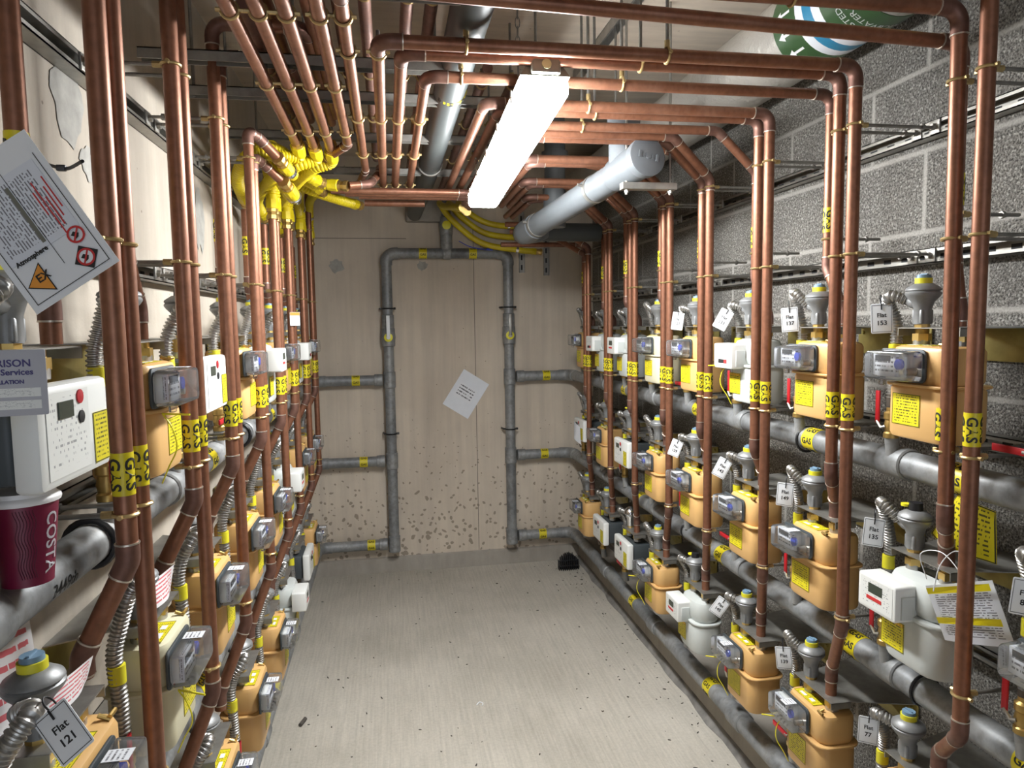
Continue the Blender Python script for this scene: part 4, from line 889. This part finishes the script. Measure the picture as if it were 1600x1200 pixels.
for i, h in enumerate(HB): yhose(h, 'yellow hose along the back wall above the grey frame, %s of three' % ('lowest', 'middle', 'highest')[i], r=.021, cl=(.93,), corr=False)

# ================================================================ loose things
# cup on the manifold
cp = thing('coffee_cup', 'burgundy paper coffee cup with white lid standing on the grey manifold', 'cup', (-.498, 1.045, 1.442))
link('paper_cup', MB().lathe([(.0001, 0), (.031, 0), (.031, .002), (.0425, .112), (.0425, .114), (.0001, .114)], 36).mesh('paper_cup', 'cup'), cp)
cup_part = cp.children[-1]
link('lid', MB().lathe([(.0001, .112), (.0455, .112), (.0465, .116), (.0455, .119), (.041, .122), (.040, .128), (.0001, .128)], 36).mesh('lid', 'cup_lid'), cp)
src = text_mesh('COSTA', .026, 'tag_white', .0004); mb = MB(); vs = []
for v in src.vertices:
    h = .057 - v.co.x; 
    rr = .0313 + (.0425 - .031) * h / .112 + .0006; a_ = math.radians(-14) + v.co.y / rr; vs.append((rr * math.cos(a_), rr * math.sin(a_), h))
mb.add(vs, [tuple(p_.vertices) for p_ in src.polygons]); link('cup_lettering', mb.mesh('cup_lettering', 'tag_white', False), cup_part)
mb = MB()
for k in range(7):
    a0 = math.radians(-48 - k * 5)
    mb.tube([((lambda rr, a_: (rr * math.cos(a_), rr * math.sin(a_), h))(.0312 + .0115 * h / .112 + .0002, a0 + .05 * math.sin(h * 160))) for h in [.012 + .0045 * j for j in range(22)]], .0005, 4)
simple('cup_wave', (.07, .003, .02), .5, 0, 0); link('wave_pattern', mb.mesh('wave_pattern', 'cup_wave'), cup_part)
# hazard notice hanging from a cable tie
q = [Vector(p) for p in ((-.474, 1.02, 1.998 - .02), (-.421, 1.0, 1.995), (-.341, .985, 1.871), (-.407, .985, 1.798))]
A_, B_, C_, D__ = Vector((-.425, 1.0, 1.997)), Vector((-.343, .985, 1.872)), Vector((-.409, .985, 1.797)), None
ux = (B_ - A_); lenv = ux.length; ex = ux.normalized(); ey = (C_ - B_); ey = (ey - ex * ey.dot(ex)); wv = .112; ey = ey.normalized()
nrm = ex.cross(ey).normalized()
root = thing('hazard_notice', 'white laminated hazard notice with red symbols hanging from a cable tie', 'notice', A_); HL = .165
O0 = B_ - ex * HL
def hp(u, v, off=0): return O0 + ex * u + ey * v - A_ + nrm * off * (-1 if nrm.y > 0 else 1)
sgn = -1
if nrm.y > 0: pass
base_n = nrm if nrm.y < 0 else -nrm
def hp(u, v, off=0): return O0 + ex * u + ey * v - A_ + base_n * off
def sheet4(nm, u0, u1, v0, v1, off, mat, par, th=.0008):
    o = link(nm, MB().quad(hp(u0, v1, off), hp(u1, v1, off), hp(u1, v0, off), hp(u0, v0, off), th=th).mesh(nm, mat, False), par); return o
def flat_face(nm, u0, u1, v0, v1, off, mat, par):
    P = [hp(u0, v0, off), hp(u1, v0, off), hp(u1, v1, off), hp(u0, v1, off)]
    if (P[1] - P[0]).cross(P[3] - P[0]).dot(base_n) < 0: P = [P[1], P[0], P[3], P[2]]
    return link(nm, MB().quad(*P, th=.0006).mesh(nm, mat, False), par)
flat_face('laminate', -.03, HL + .004, -.006, wv + .004, 0, 'tag_white', root)
sh = flat_face('print', .005, HL * .64, .008, wv - .006, .0012, 'doc_print', root)
def bars(nm, L, mat, par, off=.0014):
    mb = MB()
    for (u0, u1, v0, v1) in L:
        P = [hp(u0, v0, off), hp(u1, v0, off), hp(u1, v1, off), hp(u0, v1, off)]
        if (P[1] - P[0]).cross(P[3] - P[0]).dot(base_n) < 0: P = P[::-1]
        o = len(mb.v); mb.v += [tuple(p) for p in P]; mb.f.append((o, o + 1, o + 2, o + 3))
    return link(nm, mb.mesh(nm, mat, False), par)
bars('frame_line', [(.0, HL - .004, .002, .003), (.0, HL - .004, wv - .005, wv - .004), (HL - .005, HL - .004, .002, wv - .004), (.0, HL - .03, .050, .0508)], 'ink', root)
bars('dark_bar', [(.02, .10, .052, .057)], 'lamp_body', root, .002)
bars('red_print', [(.03 + .012 * (i % 3), .075 + .01 * (i % 4), .010 + .005 * i, .0118 + .005 * i) for i in range(5)], 'ink_red', root, .002)
ql = Matrix((ex, ey, base_n)).transposed()
def disc(nm, u, v, r0, r1, mat, off, n=24, par=root):
    mb = MB(); vs = []
    for k in range(n):
        a_ = 2 * PI * k / n
        for r_ in (r0, r1): vs.append(tuple(hp(u + r_ * math.cos(a_), v + r_ * math.sin(a_), off)))
    mb.add(vs, [(2 * k, 2 * k + 1, (2 * k + 3) % (2 * n), (2 * k + 2) % (2 * n)) for k in range(n)]); return link(nm, mb.mesh(nm, mat, False), par)
for k, (u, v, dk) in enumerate(((HL - .052, .018, 0), (HL - .022, .024, 1))):
    if dk: 
        sq = MB(); sq.add([tuple(hp(u + .017 * c_, v + .017 * s_, .0016)) for c_, s_ in ((1, 0), (0, 1), (-1, 0), (0, -1))], [(0, 1, 2, 3)]); link('symbol_ground', sq.mesh('symbol_ground', 'ink', False), root)
        disc('symbol_disc', u, v, .0001, .0095, 'tag_white', .002)
    sy = disc('prohibition_ring', u, v, .0085, .0112, 'ink_red', .0024)
    mb = MB(); mb.add([tuple(hp(u + a_, v + b2, .0026)) for a_, b2 in ((-.007, -.0055), (-.0055, -.007), (.007, .0055), (.0055, .007))], [(0, 1, 2, 3)]); link('slash', mb.mesh('slash', 'ink_red', False), sy)
    mb = MB(); mb.add([tuple(hp(u + a_, v + b2, .0022)) for a_, b2 in ((-.005, .001), (0, -.004), (.004, -.001), (.005, .004), (.001, .003), (-.002, .006))], [(0, 1, 2, 3, 4, 5)]); link('pictogram', mb.mesh('pictogram', 'ink', False), sy)
tu, tv = HL - .028, .088
for r_, mat, off in ((.024, 'ink', .0014), (.021, 'ink_orange', .0020)):
    mb = MB(); mb.add([tuple(hp(tu + r_ * math.cos(a_), tv - .002 + r_ * math.sin(a_) * .8, off)) for a_ in (math.radians(-150), math.radians(-30), math.radians(90))], [(0, 1, 2)]); tri = link('warning_triangle', mb.mesh('warning_triangle', mat, False), root)
def htext(s_, size, u, v, mat='ink', rotk=1):
    me = text_mesh(s_, size, mat, .0002); o = link('lettering', me, root, hp(u, v, .0024)); o.rotation_mode = 'QUATERNION'
    yv = ex * rotk; xv = yv.cross(base_n); o.rotation_quaternion = Matrix((xv, yv, base_n)).transposed().to_quaternion()
htext('EX', .0145, tu - .002, tv - .007, 'ink', -1)
htext('Atmosphere', .0088, HL - .058, .078, 'ink', -1)
tg = MB().tube(spline([(-.475, 1.13, 2.02), (-.505, 1.17, 2.015), (-.535, 1.20, 2.015), (-.555, 1.17, 2.015), (-.55, 1.13, 2.015), (-.51, 1.11, 2.018), (-.475, 1.12, 2.02), (-.43, 1.08, 2.005), (-.385, 1.02, 2.003)], 6), .0024, 6).rbox((-.435, 1.08, 2.006), (.012, .008, .008), .002, .001)
solo('cable_tie', tg, 'black', 'long black cable tie round the near left copper pipe above the notice', 'cable tie')
# installer's card over the nearest white meter, cut by the frame
ic = thing('installer_card', 'grey installer card in front of the nearest white meter, cut by the left edge', 'card', (-.43, .88, 1.76))
simple('card_grey', (.42, .42, .46), .5, 0, 0)
link('card', MB().rbox((0, 0, -.034), (.085, .0015, .075), .002, .0004, 'y').mesh('card', 'card_grey'), ic); ic.rotation_euler.z = math.radians(14)
simple('ink_blue', (.05, .04, .16), .6, 0, 0)
for t2, sz, zz in (('HARRISON', .0115, -.012), ('Energy Services', .0095, -.022), ('INSTALLATION', .006, -.033)): link('card_lettering', text_mesh(t2, sz, 'ink_blue', .0002), ic, (0, -.0012, zz), (PI / 2, 0, 0))
for k in range(2): link('date_boxes', MB().quad((-.036, -.0011, -.064 + .014 * k), (.036, -.0011, -.064 + .014 * k), (.036, -.0011, -.054 + .014 * k), (-.036, -.0011, -.054 + .014 * k), th=.0003).mesh('date_boxes', 'panel_print', False), ic)
# papers
def paper(nm, P, mat, label, bend=.01):
    base = Vector(P[0]); t_ = thing(nm, label, 'paper', base); link('sheet', MB().quad(*[Vector(p) - base for p in P], th=.0008, nx=8, bend=bend).mesh('sheet', mat), t_); return t_
SP = [Vector(p) for p in ((1.238, 1.375, 1.045), (1.282, 1.235, 1.085), (1.277, 1.295, 1.212), (1.208, 1.405, 1.165))]
sh_ = paper('service_sheet', SP, 'doc_print', 'white service sheet with yellow stripes wired to the white Flat 135 meter', .004)
snr = (SP[1] - SP[0]).cross(SP[3] - SP[0]).normalized() * .0075
for v0, v1 in ((.86, .97), (.33, .44)):
    bl = lambda u, v: (SP[0].lerp(SP[1], u)).lerp(SP[3].lerp(SP[2], u), v) + snr - sh_.location
    link('yellow_stripe', MB().quad(bl(.03, v0), bl(.97, v0), bl(.97, v1), bl(.03, v1), th=.0004).mesh('yellow_stripe', 'sticker', False), sh_)
paper('warning_sheet', ((1.30, 1.50, 1.255), (1.34, 1.36, 1.215), (1.33, 1.35, 1.345), (1.30, 1.42, 1.375)), 'yellow_label', 'yellow printed sheet curling behind the riser over the Flat 135 meter', .02)
wi = MB().tube(spline([(1.215, 1.41, 1.178), (1.205, 1.42, 1.235), (1.215, 1.37, 1.255), (1.22, 1.32, 1.225), (1.23, 1.31, 1.19)], 8), .0012, 5).tube(spline([(1.19, 1.36, 1.17), (1.20, 1.355, 1.23), (1.23, 1.35, 1.262), (1.24, 1.32, 1.262)], 8), .0012, 5)
solo('seal_wire', wi, 'tag_white', 'thin white seal wire looped over the Flat 135 meter', 'wire')
paper('red_notice', ((-.585, 1.02, 1.21), (-.55, 1.20, 1.20), (-.57, 1.20, 1.33), (-.59, 1.04, 1.37)), 'red_paper', 'crumpled red and white notice behind the Flat 121 regulator', .02)
paper('red_notice', ((-.49, 1.04, 1.235), (-.47, 1.16, 1.245), (-.47, 1.17, 1.275), (-.50, 1.06, 1.27)), 'red_paper', 'folded red and white notice lying on the Flat 121 bracket', .015)
paper('red_notice', ((-.50, 1.46, 1.215), (-.47, 1.60, 1.225), (-.47, 1.60, 1.275), (-.51, 1.48, 1.265)), 'red_paper', 'curled red and white notice standing on the cream meter bracket', .02)
paper('envelope', ((1.19, 4.50, 1.03), (1.19, 4.36, 1.00), (1.20, 4.40, 1.11), (1.20, 4.54, 1.13)), 'paper_white', 'white envelope tucked behind the farthest middle row meter, right wall', .01)
ol = thing('plastic_label', 'small white and orange label on the sixth left copper riser', 'label', (-.425, 3.40, 1.80), math.radians(35))
link('label_card', MB().rbox((0, 0, .02), (.05, .002, .062), .002, .0005, 'y').mesh('label_card', 'tag_white'), ol); link('orange_corner', MB().box((-.024, -.0016, .036), (.024, -.0012, .05)).mesh('orange_corner', 'ink_orange', False), ol)
# yellow ties on some meters
for i, (side, r_, c) in enumerate((('right', 2, 1), ('right', 2, 2), ('right', 2, 4), ('left', 0, 1), ('right', 0, 2), ('left', 1, 1))):
    yc = (YCR if side == 'right' else YCL)[c]; P = [wpt(side, yc, ROWZ[r_], l) for l in ((-.085, -.012, .128), (-.09, -.03, .10), (-.085, -.035, .06), (-.075, -.015, .02), (-.07, .0, -.012))]
    mb = MB().tube(spline(P, 8), .0016, 5); e = wpt(side, yc, ROWZ[r_], (-.115, -.07, .128)); mb.tube([P[0], e], .0022, 5)
    wh = 'the %s row, %s column, %s wall' % (rown[r_], RCL[c], side)
    solo('seal_tie', mb, 'yellow_tie', 'yellow seal tie dangling from the meter in ' + wh, 'tie')
# black ribbed drain guard at the foot of the back right corner
dg = thing('drain_guard', 'black spiky plastic guard on the floor in the far right corner', 'guard', (1.235, 4.86, 0))
mb = MB()
for k in range(-5, 6):
    hgt = .115 - .0018 * k * k; mb.rbox((k * .014, 0, hgt / 2), (.005, .075 - .001 * k * k, hgt), .002, .001); 
    if k % 2 == 0: mb.cyl((k * .014, -.01, hgt - .005), (k * .014, -.01, hgt + .018), .0025, 6)
link('ribs', mb.mesh('ribs', 'black'), dg); link('cross_ribs', MB().rbox((0, -.02, .03), (.155, .004, .012), .001, .001).rbox((0, -.02, .07), (.145, .004, .012), .001, .001).mesh('cross_ribs', 'black'), dg)
solo('rubber_stub', MB().tube([(-.442, 3.14, .009), (-.425, 3.19, .009)], .0085, 12), 'rubble', 'short dark stub lying on the floor near the left meters', 'debris')
solo('cable_bit', MB().tube(spline([(.355, 3.16, .003), (.37, 3.18, .004), (.385, 3.17, .003), (.38, 3.15, .004)], 6), .0028, 6), 'tag_white', 'small white offcut lying on the middle of the floor', 'debris')
random.seed(3)
mb = MB()
for i in range(260):
    x = random.uniform(-.5, 1.34) if i > 90 else 1.33 - abs(random.gauss(0, .12)); y = random.uniform(1.9, 5.0); r_ = random.uniform(.0015, .005); a_ = random.random() * 6
    p = Vector((x, y, r_ * .5)); d = Vector((math.cos(a_), math.sin(a_), 0)) * r_ * random.uniform(.7, 2); mb.tube([p - d, p, p + d], lambda i_: (r_ * .5, r_ * .7, r_ * .4)[i_] , 5)
gt = solo('grit', mb, 'rubble', 'dark grit and small debris scattered over the floor', 'debris'); gt['kind'] = 'stuff'
